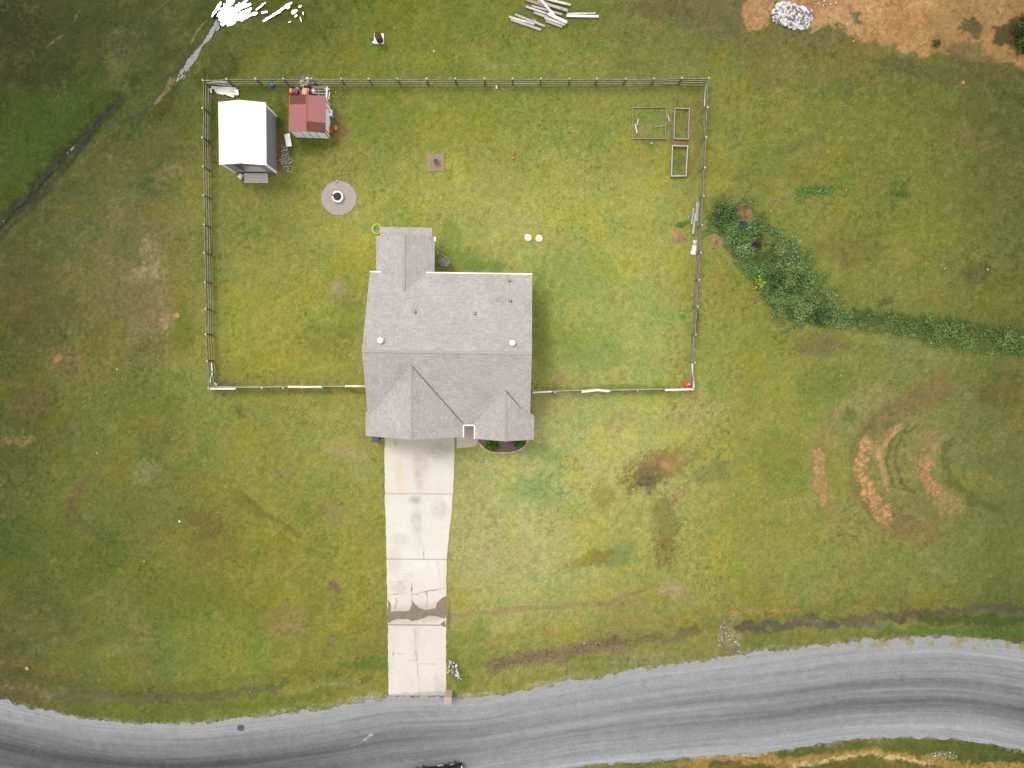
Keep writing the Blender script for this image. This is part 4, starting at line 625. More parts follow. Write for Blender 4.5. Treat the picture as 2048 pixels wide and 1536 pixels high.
gable((GX0 + .4, GF + .4), (GX1 - .4, GF + .4), GT - .2, GZ + .02, 0); gable((SX0 + .3, SF + .4), (SX1 - .4, SF + .4), STp - .2, SZ - .02, 0); gable((WX1 - .35, WB - .2), (WX0 + .35, WB - .2), WT - .2, WZ - .02, 0); gable((XL + i0, 5.8), (XL + i0, -5.2), RZ - .35, 2.66, 0); gable((XR - i0, -5.2), (XR - i0, 5.8), RZ - .35, 2.66, 0)
def opening(name, c, wd, h, nrm, pane=True, mat=M_white):
    m = MB(); x, y, z = c; f = .06
    def bx(u, v, du, dv, t, mt, off=0.0):
        if nrm[1]: m.box((x + u, y + nrm[1] * (t / 2 + off), z + v), (du, t, dv), mt)
        else: m.box((x + nrm[0] * (t / 2 + off), y + u, z + v), (t, du, dv), mt)
    if name == 'window':
        bx(0, h / 2, wd + .1, .08, .05, mat); bx(0, -h / 2, wd + .1, .08, .07, mat); bx(-wd / 2, 0, .07, h - .08, .05, mat); bx(wd / 2, 0, .07, h - .08, .05, mat); bx(0, 0, wd - .07, .04, .04, mat)
        o = m.build('window', house); m = MB(); bx(0, 0, wd - .07, h - .08, .012, M_glass); m.build('pane', o)
    elif name == 'garage_door':
        for k in range(4): bx(0, -h / 2 + h / 8 + k * h / 4, wd, h / 4 - .03, .05, mat)
        bx(0, 0, wd - .02, h - .02, .03, mat); m.build('garage_door', house)
    else:
        bx(0, 0, wd, h, .05, mat); o = m.build('door', house); m = MB(); bx(wd / 2 - .1, -.05, .05, .12, .1, M_chrome); m.build('handle', o)
opening('garage_door', ((GX0 + GX1) / 2, GF + .4, 1.12), 4.9, 2.15, (0, -1)); opening('door', (1.57, YF + .5, 1.05), .92, 2.05, (0, -1), mat=M_rust); opening('window', ((SX0 + SX1) / 2, SF + .4, 1.45), 1.7, 1.3, (0, -1))
for yy in (-2.5, 1.2, 4.2): opening('window', (XR - i0, yy, 1.5), .9, 1.2, (1, 0)); opening('window', (XL + i0, yy, 1.5), .9, 1.2, (-1, 0))
for xx in (.6, 3.6): opening('window', (xx, 5.8, 1.5), 1.1, 1.2, (0, 1))
opening('door', (-3.6, WB - .2, 1.05), .95, 2.05, (0, 1))
def toh(v): return Matrix.Rotation(-HA, 3, 'Z') @ (v - HO)
def onroof(px, py):
    z = 4.0
    for _ in range(12): p = toh(W(px, py, z)); z = mz(p.y)
    return p
for (px, py) in ((830,624),(950,627),(1021,602),(1018.5,561)):
    p = onroof(px, py); m = MB(); m.lathe(p, [(.12, -.05), (.11, .06), (.055, .1)], M_dark, 14); o = m.build('vent_pipe', roof); m = MB(); m.lathe(p, [(.05, 0), (.05, .3), (.038, .31)], M_offw, 12); m.build('pipe', o); o.parent = house
for (px, py) in ((762,681),(1025,686)):
    p = onroof(px, py); m = MB(); m.box((p.x, p.y, p.z + .04), (.42, .42, .04), M_chrome); m.lathe(p, [(.13, 0), (.13, .16), (.22, .18), (.24, .26), (.2, .36), (.1, .41), (.01, .42)], M_white, 20); o = m.build('roof_vent', house)
    m = MB(); m.tube([(p.x + .1, p.y, p.z + .1), (p.x + .28, p.y, p.z + .12)], .02, M_chrome, 6); m.build('vent_bracket', o)

# ---------------------------------------------------------------- white roofed shed
sh = thing('storage_shed', 'large grey metal shed with a bright white roof and open doorway', 'shed', (-20.98, 16.62, 0), math.radians(-.6))
hx, hy = 1.84, 2.39
m = MB(); m.slab([(-hx, -hy, 2.92), (0, -hy, 3.42), (0, hy, 3.42), (-hx, hy, 2.92)], .07, M_roofw, M_white); m.slab([(0, -hy, 3.42), (hx, -hy, 2.92), (hx, hy, 2.92), (0, hy, 3.42)], .07, M_roofw, M_white); ro = m.build('roof', sh); m = MB(); m.beam((0, -hy, 3.43), (0, hy, 3.43), .22, .03, M_white); m.build('ridge_cap', ro)
ww, wl = 1.68, 2.26
m = MB(); m.box((ww, 0, 1.53), (.06, 2 * wl, 2.66), M_shedwall); m.box((-ww, 0, 1.53), (.06, 2 * wl, 2.66), M_shedwall); m.box((0, wl, 1.53), (2 * ww - .06, .06, 2.66), M_shedwallx)
m.box((-1.28, -wl, 1.53), (.76, .06, 2.66), M_shedwallx); m.box((1.34, -wl, 1.53), (.62, .06, 2.66), M_shedwallx); m.box((.065, -wl, 2.72), (1.93, .06, .28), M_shedwallx)
m.add([(-ww, -wl, 2.86), (ww, -wl, 2.86), (0, -wl, 3.32)], [(0, 1, 2)], M_shedwallx); m.add([(ww, wl, 2.86), (-ww, wl, 2.86), (0, wl, 3.32)], [(0, 1, 2)], M_shedwallx); m.build('wall', sh)
for sx_ in (-1, 1):
    for sy_ in (-1, 1): m = MB(); m.box((sx_ * (ww + .01), sy_ * (wl + .01), 1.53), (.13, .13, 2.66), M_white); m.build('corner_trim', sh)
m = MB(); m.box((0, 0, .17), (2 * ww - .1, 2 * wl - .1, .06), M_deck); m.build('floor', sh)
m = MB(); m.box((-.4, -1.6, .45), (.5, .4, .5), M_wood3); m.box((.3, -1.75, .3), (.7, .3, .18), M_wood2); m.build('shelf', sh)
p0 = W(488, 347, .12); p1 = W(537, 366, .02)
rp = thing('wooden_ramp', 'grey plank ramp leading up to the open doorway of the shed', 'ramp', (0, 0, 0)); m = MB()
for k in range(7): f0 = k / 7; f1 = (k + .93) / 7; m.slab([(p0.x, p0.y + (p1.y - p0.y) * f0, .2 - .14 * f0), (p0.x, p0.y + (p1.y - p0.y) * f1, .2 - .14 * f1), (p1.x, p0.y + (p1.y - p0.y) * f1, .2 - .14 * f1), (p1.x, p0.y + (p1.y - p0.y) * f0, .2 - .14 * f0)], .04, M_wood)
m.build('plank', rp).data.materials[0] = nmat('ramp_board', (.42, .4, .39), var=.15); m = MB()
for fx in (.06, .5, .94): x = p0.x + (p1.x - p0.x) * fx; m = MB(); m.beam((x, p0.y, .1), (x, p1.y, -.01), .06, .1, M_wood3); m.build('joist', rp)

# ---------------------------------------------------------------- red roofed shed
rs_ = thing('garden_shed', 'small pale metal shed with a patched faded red roof', 'shed', (-16.27, 18.52, 0), math.radians(-1.8)); hx, hy = 1.45, 1.42; ez, rz_ = 1.62, 1.95
def spl(x0, x1, z0, z1, y0, y1, mat, th=.04): m.slab([(x0, y0, z0), (x1, y0, z1), (x1, y1, z1), (x0, y1, z0)], th, mat, M_rust)
m = MB(); spl(-hx, 0, ez, rz_, -hy, .72, M_redroof); spl(0, hx, rz_, ez, -.62, hy, M_redroof); ro = m.build('roof', rs_)
m = MB(); spl(-hx, 0, ez + .002, rz_ + .002, .72, hy, M_redroof2); m.build('roof_patch', ro); m = MB(); spl(0, hx, rz_ + .002, ez + .002, -hy, -.62, M_redroof2); m.build('roof_patch', ro)
m = MB(); m.beam((0, -hy, rz_ + .01), (0, hy, rz_ + .01), .1, .03, nmat('worn_ridge', A(176, 104, 74), var=.25)); m.build('ridge_cap', ro); m = MB(); m.beam((-hx - .01, -hy, ez - .02), (-hx - .01, hy, ez - .02), .05, .06, M_rust); m.build('edge_trim', ro)
ww, wl = 1.36, 1.34; m = MB(); m.box((ww, .0, .8), (.04, 2 * wl, 1.58), M_palemetal); m.box((-ww, 0, .8), (.04, 2 * wl, 1.58), M_palemetal); m.box((0, wl, .8), (2 * ww - .04, .04, 1.58), M_palemetal); m.box((0, -wl, .8), (2 * ww - .04, .04, 1.58), M_palemetal)
for s in (-1, 1): m.add([(-s * -ww, s * wl, 1.59), (-s * ww, s * wl, 1.59), (0, s * wl, 1.9)], [(0, 1, 2)], M_palemetal)
m.build('wall', rs_)
m = MB()
for x in (-.55, .02, .62): m = MB(); m.box((x, -wl - .025, .8), (.035, .012, 1.5), M_dark); m.build('door_seam', rs_); m = MB(); m.box((.02, -wl - .05, .85), (.05, .05, .12), M_dark); m.build('door_handle', rs_)
for y in (-1.1, .75, 1.2): m = MB(); m.box((ww + .03, y, .78), (.02, .1 if y < 0 else .07, 1.5), M_rust); m.build('rusty_strip', rs_)
m = MB()
m.box((ww + .012, -wl - .012, .78), (.06, .06, 1.5), M_rust); m.build('rusty_strip', rs_)

# ---------------------------------------------------------------- fences
def fence(label, tops, cut=0, boards=(), side=1, tilt=None, mats=(M_rail, M_rail_shaded), ph=1.22, bleach=False, skip=()):
    P3 = [W(a, b, ph) for a, b in tops]; f = thing('rail_fence', label, 'fence', (P3[0].x, P3[0].y, 0)); O = Vector((P3[0].x, P3[0].y, 0)); rnd = random.Random(len(label) * 7)
    for i, p in enumerate(P3):
        if i < cut: continue
        q = p - O; m = MB(); lx, ly = rnd.uniform(-.03, .03), rnd.uniform(-.03, .03); r0 = rnd.uniform(.07, .085); m.tube([(q.x - lx, q.y - ly, -.1), (q.x, q.y, ph)], [r0 * .95, r0 * .9], M_postside, 10, cap=False); m.lathe((q.x, q.y, ph), [(r0 * .92, -.01), (r0 * .92, .012)], M_posttop, 10, smooth=False); m.build('post', f)
    for i in range(len(P3) - 1):
        a = P3[i] - O; b = P3[i + 1] - O; d = (b - a).normalized(); s = Vector((-d.y, d.x, 0)) * .07 * side
        for k, z in enumerate((1.14, .72, .3)):
            if (i, k) in skip: continue
            m = MB(); za = z + rnd.uniform(-.03, .03); zb_ = z + rnd.uniform(-.03, .03); a2 = Vector((a.x, a.y, za)) + s; b2 = Vector((b.x, b.y, zb_)) + s
            if k == 2 and rnd.random() < .3: b2.z -= .08
            wd = .045 + .02 * rnd.random(); ht = .13
            md = (a2 + b2) / 2 + Vector((rnd.uniform(-.02, .02), rnd.uniform(-.02, .02), -.02)); mt = M_railw if (bleach or rnd.random() < .04) else mats[0]
            m.beam(a2 + d * .01, md, wd, ht, mats[1], mt); m.beam(md, b2 - d * .01, wd, ht, mats[1], mt); m.build('rail', f)
    for (x0, y0, x1, y1, wd, z, roll) in boards:
        m = MB(); m.beam(W(x0, y0, z) - O, W(x1, y1, z - .04) - O, wd, .035, M_railw, M_offw, roll=roll); m.build('loose_board', f)
    return f
NT = [(405,160),(452.5,157.5),(511,157),(566,157),(623,156.5),(682,157),(737,157),(795,157),(853,157),(910.5,157),(969,157),(1025,157),(1081.6,157),(1139,157),(1194,157),(1252,157),(1308,156.5),(1364,155.5),(1418,155.5)]
WT_ = [(405,160),(404.5,216),(404.5,275),(405.5,333),(406.5,390),(407.5,449),(408,505.5),(409.5,564),(410.5,618),(410.7,668.5),(413.5,722),(416.5,776)]
ET = [(1418,155.5),(1415.5,214.5),(1413,274),(1410,335),(1407.5,391.5),(1404.5,450),(1402,505),(1398.5,559.5),(1395.5,613),(1392,669),(1390,725.5),(1386.5,779)]
fence('long mossy three-rail fence along the top, behind both sheds', NT, side=-1)
fence('mossy three-rail fence on the left beside the white-roofed shed', WT_, cut=1, side=1, boards=[(423,725,424,742,.16,.5,.3),(424,745,420,765,.14,.45,-.2)])
fence('weathered three-rail fence on the right between yard and weedy ditch', ET, cut=1, side=-1, boards=[(1412,168,1409,212,.09,.6,0),(1384.5,727,1387.5,776,.14,1.0,0)], bleach=False)
fence('short bleached fence joining the left corner to the house', [(416.5,776),(471,776.5),(524,776),(566,775.5),(604,775.5),(643,775),(691,774),(737,774)], cut=1, side=1, bleach=True, boards=[(420,777.5,470,777.5,.12,1.2,.2),(576,773.5,606,773.5,.16,1.24,.1),(604,774,642,773.5,.14,1.24,.1),(690,772,734,772.5,.15,1.2,.1)])
fence('short bleached fence joining the right corner to the house', [(1386.5,779),(1331,780.3),(1275,781),(1220,782),(1165,783),(1110,784.5),(1065,786)], cut=1, side=-1, bleach=True, boards=[(1066,785,1103,783,.13,1.24,.1),(1163,783.2,1193,780,.2,1.24,.1),(1193,779.8,1218,782.2,.18,1.24,.1),(1330,779.8,1385,778.5,.16,1.24,.1)])

# ---------------------------------------------------------------- raised beds
def bed(label, pts, h, t, mat, soil=True, nm='raised_bed'):
    q = [W(a, b, h) for a, b in pts]; o = q[0].copy(); o.z = 0; f = thing(nm, label, 'planter', o)
    for i in range(4):
        a = q[i] - o; b = q[(i + 1) % 4] - o; a.z = b.z = h / 2; d = (b - a).normalized(); m = MB(); m.beam(a + d * (t / 2 + .004) - (d * t * (i % 2 == 0)), b - d * (t / 2 + .004) + (d * t * (i % 2 == 0)), t, h + (.01 if i % 2 else 0), M_wood3, mat); m.build('side_board', f)
    return f
bed('large square timber bed overgrown with grass and sticks', [(1266,215),(1333,214),(1331,277),(1266,277)], .14, .05, nmat('bed_tan', A(176,160,128), var=.2))
bed('narrow grey timber bed beside the square bed', [(1350,216),(1379,217),(1377,278),(1348,277)], .22, .07, nmat('bed_grey', A(190,176,164), var=.15))
bed('narrow pale framed bed set below the other two', [(1345,291),(1375.5,292),(1372,351.5),(1343,352)], .3, .08, nmat('bed_pale', A(214,206,202), var=.1))
def stick(name, label, a, b, wd, z, mat, th=.03, cat='stick', group=None, mt=None, z2=None):
    p = W(a[0], a[1], z); q = W(b[0], b[1], z if z2 is None else z2); o = Vector((p.x, p.y, 0)); m = MB(); m.beam(p - o, q - o, wd, th, mat, mt); ob = m.build(name, bevel=min(wd, th) * .25); ob.location = o; return tag(ob, label, cat, group)
stick('pale_stick', 'pale stick lying lengthwise in the square bed', (1270,248), (1274,266), .06, .1, M_offw); stick('pale_stick', 'short pale stick near the top of the square bed', (1277,238), (1274,250), .05, .12, M_offw); stick('pale_stick', 'thin tan stick crossing between the two upper beds', (1335,228), (1339,243), .06, .08, M_wood2); stick('dark_stick', 'grey forked branch across the square bed', (1310,254), (1333,250), .05, .12, M_wood3)

# ---------------------------------------------------------------- timbers beyond the fence
def Z6(x, y): return (1000 + x * .1074, y * .1074)
TL = [((200,365),(765,562),.2,.1,M_wood,'grey-brown timber along the lower left of the heap'),((165,315),(640,455),.17,.12,M_wood2,'bleached timber with white end, far left of the heap'),((280,272),(835,495),.17,.14,M_wood,'thin timber above the lower left pair'),
 ((480,125),(920,275),.15,.16,M_wood2,'pale timber pointing left above the gap'),((590,112),(1155,275),.17,.13,M_wood,'grey timber in the middle crossed by the white board'),((470,-10),(880,140),.2,.12,M_wood3,'browned timber at the upper left of the heap'),((700,30),(1265,205),.22,.18,M_wood,'stout timber with brown stains on the upper right'),
 ((880,-8),(1315,98),.19,.14,M_wood2,'mottled timber at the top edge of the heap'),((630,235),(1060,390),.19,.1,M_wood,'timber with a pale left end near the centre'),((900,265),(1245,425),.23,.26,M_offw,'white timber over the lower right ends'),((830,335),(1215,465),.2,.16,M_wood2,'grey timber just under the white lower right one'),((850,390),(1160,505),.18,.1,M_wood,'lowest timber at the right end of the heap'),
 ((1235,298),(1835,312),.18,.1,M_offw,'long white timber lying apart to the right'),((1250,258),(1780,252),.14,.12,M_wood2,'greyish timber touching the separate white one'),((620,350),(720,445),.06,.2,M_wood2,'short thin lath slanting across the lower heap')]
for a, b, wd, z, mt, lb in TL:
    stick('timber', lb, Z6(*a), Z6(*b), wd, z, M_wood3 if mt is not M_offw else M_wood, th=wd * .85, cat='timber', group='timbers heaped beyond the top fence', mt=mt, z2=z)
stick('white_board', 'smooth white board lying steeply across the heap', Z6(750,-20), Z6(1015,295), .17, .42, M_offw, th=.05, cat='board', mt=M_white, z2=.3)
def ZE(x, y): return (1320 + x * .0977, 380 + y * .0977)
for a, b, wd, z, lb in [((778,250),(768,350),.3,.2,'short wide plank end at the top of the stack by the right fence'),((765,345),(748,640),.22,.16,'broad grey plank in the middle of the stack by the right fence'),((690,375),(645,700),.12,.08,'narrow plank on the left of the stack by the right fence'),((722,480),(675,900),.16,.22,'longest plank reaching down from the stack by the right fence'),((790,400),(765,655),.13,.1,'plank nearest the rails in the stack by the right fence')]:
    stick('plank', lb, ZE(*a), ZE(*b), wd, z, M_wood, th=.06, cat='plank', group='planks stacked by the right fence', mt=nmat('plank_face', A(204, 197, 190), var=.14, scale=3))
def ZN(x, y): return (400 + x * .0488, 150 + y * .0488)
for a, b, wd, z, mt, lb in [((460,520),(1480,570),.2,.08,M_offw,'grey-white vinyl plank nearest the fence in the corner pile'),((600,600),(1560,650),.2,.12,M_offw,'middle vinyl plank of the corner pile'),((640,660),(1500,780),.18,.1,M_offw,'lower vinyl plank of the corner pile'),((680,715),(980,785),.14,.06,M_white,'short bright piece on the lower edge of the corner pile'),((960,730),(1400,890),.18,.14,M_offw,'slanting vinyl plank ending at the lower right of the corner pile'),((1500,600),(1525,830),.26,.18,M_white,'bright white block closing the right end of the corner pile'),((440,560),(460,730),.14,.08,M_white,'small white piece by the post in the corner pile')]:
    stick('vinyl_plank', lb, ZN(*a), ZN(*b), wd, z, M_offw, th=.06, cat='plank', group='white vinyl pieces in the left corner', mt=mt)
stick('grey_branch', 'mossy grey branch caught between the rails of the corner', (412,161), (455,165), .12, .8, M_wood, cat='branch'); stick('grey_branch', 'lower grey branch slanting under the corner rails', (420,166), (463,172), .12, .5, M_wood, cat='branch')

# ---------------------------------------------------------------- things by the sheds
def lean_panel(name, label, pts, mat, zs, th=.04, cat='board'):
    q = [W(a, b, z) for (a, b), z in zip(pts, zs)]; o = Vector((q[0].x, q[0].y, 0)); m = MB(); m.slab([p - o for p in q][::-1], th, mat); ob = m.build(name); ob.location = o; return tag(ob, label, cat)
lean_panel('loose_sheet', 'bright white panel lying between the two sheds', [(568.5,269),(579,266),(583.5,292.5),(572.5,293)], M_white, (.25,.25,.3,.3))
lean_panel('pale_block', 'small pale grey slab left of the wooden ramp', [(474.5,353),(479.5,346.5),(485,349.5),(480.5,359)], M_offw, (.3,.3,.3,.3), .2, 'slab')
wr = MB(); rnd = random.Random(3); c0 = W(571, 314)
for k in range(26):
    cx_, cy_ = rnd.gauss(0, .2), rnd.gauss(0, .5); R0 = rnd.uniform(.12, .32); ph_ = rnd.random() * 6.28; wr.tube([(cx_ + R0 * math.cos(ph_ + t * .5), cy_ + R0 * .8 * math.sin(ph_ + t * .5), .06 + .18 * rnd.random()) for t in range(rnd.randint(6, 12))], .013, M_chrome if k % 3 else M_offw, 5)
wr = wr.build('scrap_wire'); wr.location = c0; tag(wr, 'tangled heap of grey scrap wire right of the white-roofed shed', 'scrap wire')
# riding mower
mw = thing('riding_mower', 'red and orange riding mower parked behind the red-roofed shed', 'mower', W(604,189,0), math.radians(175)); m = MB(); m.box((.5, 0, .55), (.62, .36, .36), M_red); m.box((.42, 0, .75), (.34, .3, .05), M_dark); m.build('hood', mw, .05); m = MB(); m.box((-.45, 0, .5), (.55, .74, .1), M_orange); m.box((-.1, 0, .32), (1.6, .5, .14), M_dark); m.build('fender', mw, .03)
m = MB(); m.box((-.42, 0, .68), (.42, .44, .1), M_peach); m.box((-.66, 0, .86), (.1, .44, .34), M_peach); m.build('seat', mw, .04); m = MB(); m.tube([(.02 + .17 * math.cos(t * .524), .17 * math.sin(t * .524), .98) for t in range(12)], .018, M_dark, 6, closed=True); m.tube([(.1, 0, .7), (.02, 0, .98)], .02, M_dark, 6); m.build('steering_wheel', mw)
for x, y, r_ in ((.72, .38, .2), (.72, -.38, .2), (-.5, .5, .29), (-.5, -.5, .29)):
    m = MB(); m.lathe((0, 0, 0), [(r_ * .8, -.1), (r_, -.07), (r_, .07), (r_ * .8, .1)], M_tyre, 20, mx=Matrix.Translation((x, y, r_)) @ Matrix.Rotation(math.pi / 2, 4, 'X')); m.lathe((0, 0, 0), [(r_ * .5, -.105), (r_ * .5, .105)], M_offw, 12, mx=Matrix.Translation((x, y, r_)) @ Matrix.Rotation(math.pi / 2, 4, 'X')); m.build('wheel', mw)
pl = thing('wooden_pallet', 'grey wooden pallet lying right of the mower behind the shed', 'pallet', W(638,188,0), math.radians(-2)); m = MB()
for k in range(5): m.box((0, -.48 + k * .24, .13), (1.2, .13 if k != 4 else .2, .025), nmat('pallet%d' % k, A(178, 166, 150), var=.2))
m.build('deck_board', pl); m = MB()
for k in (-.55, 0, .55): m.box((k, 0, .06), (.09, 1.1, .1), M_wood3)
m.build('stringer', pl)
tp = thing('white_pipe_frame', 'white plastic pipe stand right of the pallet', 'pipe frame', W(657,190,0), math.radians(-4)); m = MB(); m.tube([(0, -.5, .5), (0, .5, .5)], .06, M_white, 8); m.tube([(-.18, .3, .45), (.2, .3, .45)], .05, M_white, 8); m.tube([(.16, -.45, .4), (.2, .1, .42)], .035, M_white, 8); m.build('pipe', tp)
for x, y in ((0, -.48), (0, .48), (.16, -.4), (-.15, .3)): m = MB(); m.tube([(x, y, 0), (x, y, .5)], .035, M_white, 8); m.build('leg', tp)
tm = MB(); rnd = random.Random(8)
for k in range(26): tm.rock(Vector((rnd.gauss(0, .3), rnd.gauss(0, .25), .1 + .12 * rnd.random())), rnd.uniform(.1, .24), (M_rub, M_wood2, M_rub2, M_wood)[k % 4], rnd, .6)
tm = tm.build('junk_heap'); tm.location = W(614,175,0); tag(tm, 'grey and white junk heap between the fence and the mower', 'junk heap')
cl = thing('cooler', 'white lidded cooler against the side of the red-roofed shed', 'cooler', W(664,230,0), math.radians(-3)); m = MB(); m.box((0, 0, .2), (.42, .56, .38), M_cooler); m.build('body', cl, .03); m = MB(); m.box((-.05, .05, .42), (.34, .5, .06), M_white); lid = m.build('lid', cl, .02); m = MB(); m.lathe((-.07, .07, .45), [(.085, 0), (.085, .006)], M_navy, 14); m.lathe((-.07, .07, .456), [(.04, 0), (.04, .004)], M_white, 12); m.build('emblem', lid)
ob = thing('orange_tub', 'glossy orange tub beside the lower corner of the red-roofed shed', 'tub', W(662,262,0)); m = MB(); m.lathe((0, 0, 0), [(.11, 0), (.15, .1), (.17, .34), (.18, .36), (.15, .355), (.13, .1)], M_orange, 20, mx=Matrix.Scale(1.5, 4, (0, 1, 0))); m.build('bowl', ob); m = MB(); m.tube([(.02, -.25, .36), (.06, 0, .42), (.02, .25, .36)], .012, M_dark, 6); m.build('handle', ob)
m = MB(); m.rock((0, 0, .04), .2, M_ostone, random.Random(2), .4); m.rock((.05, .2, .04), .14, M_ostone, random.Random(5), .4); o = m.build('clay_clods'); o.location = W(671,258,0); tag(o, 'orange clay clods right of the orange tub', 'clay')
def ball(name, label, px, py, r_, mat, cat='ball', patch=None):
    p = W(px, py, r_); m = MB(); pr = [(max(.001, r_ * math.sin(math.pi * k / 12)), -r_ * math.cos(math.pi * k / 12)) for k in range(13)]; m.lathe((0, 0, 0), pr, mat, 24); o = m.build(name); o.location = p; tag(o, label, cat)
    m = MB(); m.lathe((0, 0, 0), [(r_ * .3, r_ * .958), (r_ * .18, r_ * .987), (.002, r_ * 1.006)], patch or M_white, 14, mx=Matrix.Rotation(2.4, 4, 'Z') @ Matrix.Rotation(.55, 4, 'X')); m.build('patch', o)
ball('ball', 'large red ball in the right bottom corner of the fence', 1375, 771, .3, M_red, patch=M_offw); ball('ball', 'blue ball below the top fence, between the two sheds', 544, 170.5, .19, M_blue, patch=M_cooler); ball('ball', 'small teal ball just below the square timber bed', 1303, 287, .12, M_teal); ball('ball', 'small orange ball alone in the middle of the lawn', 1026, 316.5, .1, M_orange, patch=M_peach)
m = MB(); m.lathe((0, 0, 0), [(.05, -.14), (.06, -.08), (.06, .08), (.03, .12), (.03, .16)], M_teal, 12, mx=Matrix.Rotation(1.4, 4, 'X') @ Matrix.Rotation(.4, 4, 'Y')); o = m.build('plastic_bottle'); o.location = W(1377,434,.07); tag(o, 'turquoise plastic bottle left of the planks by the fence', 'bottle')
def bag(label, px, py, sx_, sy_, h, mat, seed, rz=0):
    m = MB(); rnd = random.Random(seed); n = 10; v = []; 
    for j in range(n + 1):
        for i in range(n + 1):
            u, t = i / n * 2 - 1, j / n * 2 - 1; k = max(0, 1 - u * u) * max(0, 1 - t * t); v.append((u * sx_ * (1 + .15 * rnd.uniform(-1, 1)), t * sy_ * (1 + .1 * rnd.uniform(-1, 1)), .02 + h * k ** .5 * (1 + .4 * rnd.uniform(-1, 1))))
    m.add(v, [(j * (n + 1) + i, j * (n + 1) + i + 1, (j + 1) * (n + 1) + i + 1, (j + 1) * (n + 1) + i) for j in range(n) for i in range(n)], mat); o = m.build('plastic_bag'); o.location = W(px, py); o.rotation_euler.z = rz; tag(o, label, 'bag')
bag('crumpled white bag below the planks by the right fence', 1388, 500, .2, .38, .16, M_white, 3, -.25); bag('small cream bag at the top of the crumpled white one', 1391, 485, .2, .2, .16, M_cream, 4); bag('scrap of white plastic at the left bottom corner of the fence', 431, 768, .16, .1, .1, M_white, 5, -.6)
# burn barrel
sb = MB(); q = W(758.5,78.5); a = W(748.5,68); b = W(768.3,88.5); sb.box((0, 0, .06), (b.x - a.x, a.y - b.y, .14), nmat('white_slab', (.74, .72, .68), var=.05)); sb = sb.build('concrete_slab', bevel=.02); sb.location = ((a.x + b.x) / 2, (a.y + b.y) / 2, 0); tag(sb, 'square white slab on the grass beyond the top fence', 'slab')
br_ = thing('burn_barrel', 'rust brown open barrel standing on the white slab', 'barrel', W(760,81,.13)); m = MB(); m.lathe((0, 0, 0), [(.25, 0), (.27, .02), (.27, .28), (.285, .3), (.27, .32), (.27, .58), (.285, .6), (.27, .62), (.27, .88)], M_brown, 24); m.build('body', br_); m = MB(); m.lathe((0, 0, 0), [(.285, .87), (.285, .9), (.25, .9), (.25, .87)], M_dark, 24); m.lathe((0, 0, .86), [(.25, 0), (.25, .01)], M_dark, 24); m.box((-.05, .02, .9), (.4, .06, .05), M_dark, .6); m.build('rim', br_)
m = MB(); m.rock((0, 0, .06), .14, M_white, random.Random(4), .6); o = m.build('white_stone'); o.location = W(747,85.5); tag(o, 'white stone touching the lower left corner of the slab', 'stone')
# fire pit
fp = thing('fire_pit', 'round white-rimmed fire pit in the gravel circle', 'fire pit', W(676.5,394.5,.02)); m = MB(); m.lathe((0, 0, 0), [(.4, 0), (.46, .05), (.47, .26), (.44, .3), (.35, .3), (.33, .26), (.33, .05)], nmat('white_stone_ring', (.72, .7, .64), var=.06), 36); m.build('ring', fp); m = MB(); m.lathe((0, 0, .14), [(.33, 0), (.33, .01)], M_ash, 24); rnd = random.Random(6)
for k in range(14): m.rock((rnd.uniform(-.2, .2), rnd.uniform(-.2, .2), .17), rnd.uniform(.04, .09), (M_ash, M_dark, M_rub2)[k % 3], rnd)
m.build('ashes', fp); m = MB(); m.tube([(.3 * math.cos(t * .3), .3 * math.sin(t * .3), .29) for t in range(21)], .012, M_dark, 6, closed=True)
for k in range(-4, 5): L = math.sqrt(.3 ** 2 - (k * .065) ** 2); m.tube([(k * .065, -L, .29), (k * .065, L, .29)], .007, M_dark, 5)
m.build('grate', fp); m = MB(); m.box((-.4, .12, .32), (.2, .12, .05), M_dark, -.5); m.build('grate_handle', fp)
m = MB(); m.rock((0, 0, .05), .12, M_ostone, random.Random(9)); m.rock((.02, .1, .05), .08, M_peach, random.Random(10)); o = m.build('clay_shard'); o.location = W(674.5,364); tag(o, 'orange clay shard on the top edge of the gravel circle', 'shard')
ct = thing('planter_pot', 'blue-grey round pot standing on the bare square of earth', 'pot', W(872,324,.04)); m = MB(); m.lathe((0, 0, 0), [(.15, 0), (.2, .3), (.22, .34), (.18, .34), (.16, .28)], M_cooler, 22); m.build('body', ct); m = MB(); m.lathe((0, 0, .3), [(.17, 0), (.17, .02)], M_navy, 20); m.build('lid', ct)
for px, py, mt, lb in ((1056,475.5,M_offw,'left septic lid with a small dark hole in the lawn'),(1078,477,M_cream,'right septic lid, plain cream, in the lawn')):
    t = thing('septic_lid', lb, 'lid', W(px, py), 0, 'pair of round lids in the lawn'); m = MB(); m.lathe((0, 0, 0), [(.3, -.05), (.3, .08), (.28, .1)], M_cream, 30); m.build('rim', t); m = MB(); m.lathe((0, 0, .1), [(.22, 0), (.2, .02)], mt, 26)
    if px < 1060: m.lathe((.02, 0, .121), [(.02, 0), (.02, .006)], M_dark, 10); m.tube([(-.26, .26, .06), (-.18, .2, .1)], .05, M_offw, 8)
    m.build('cover', t)
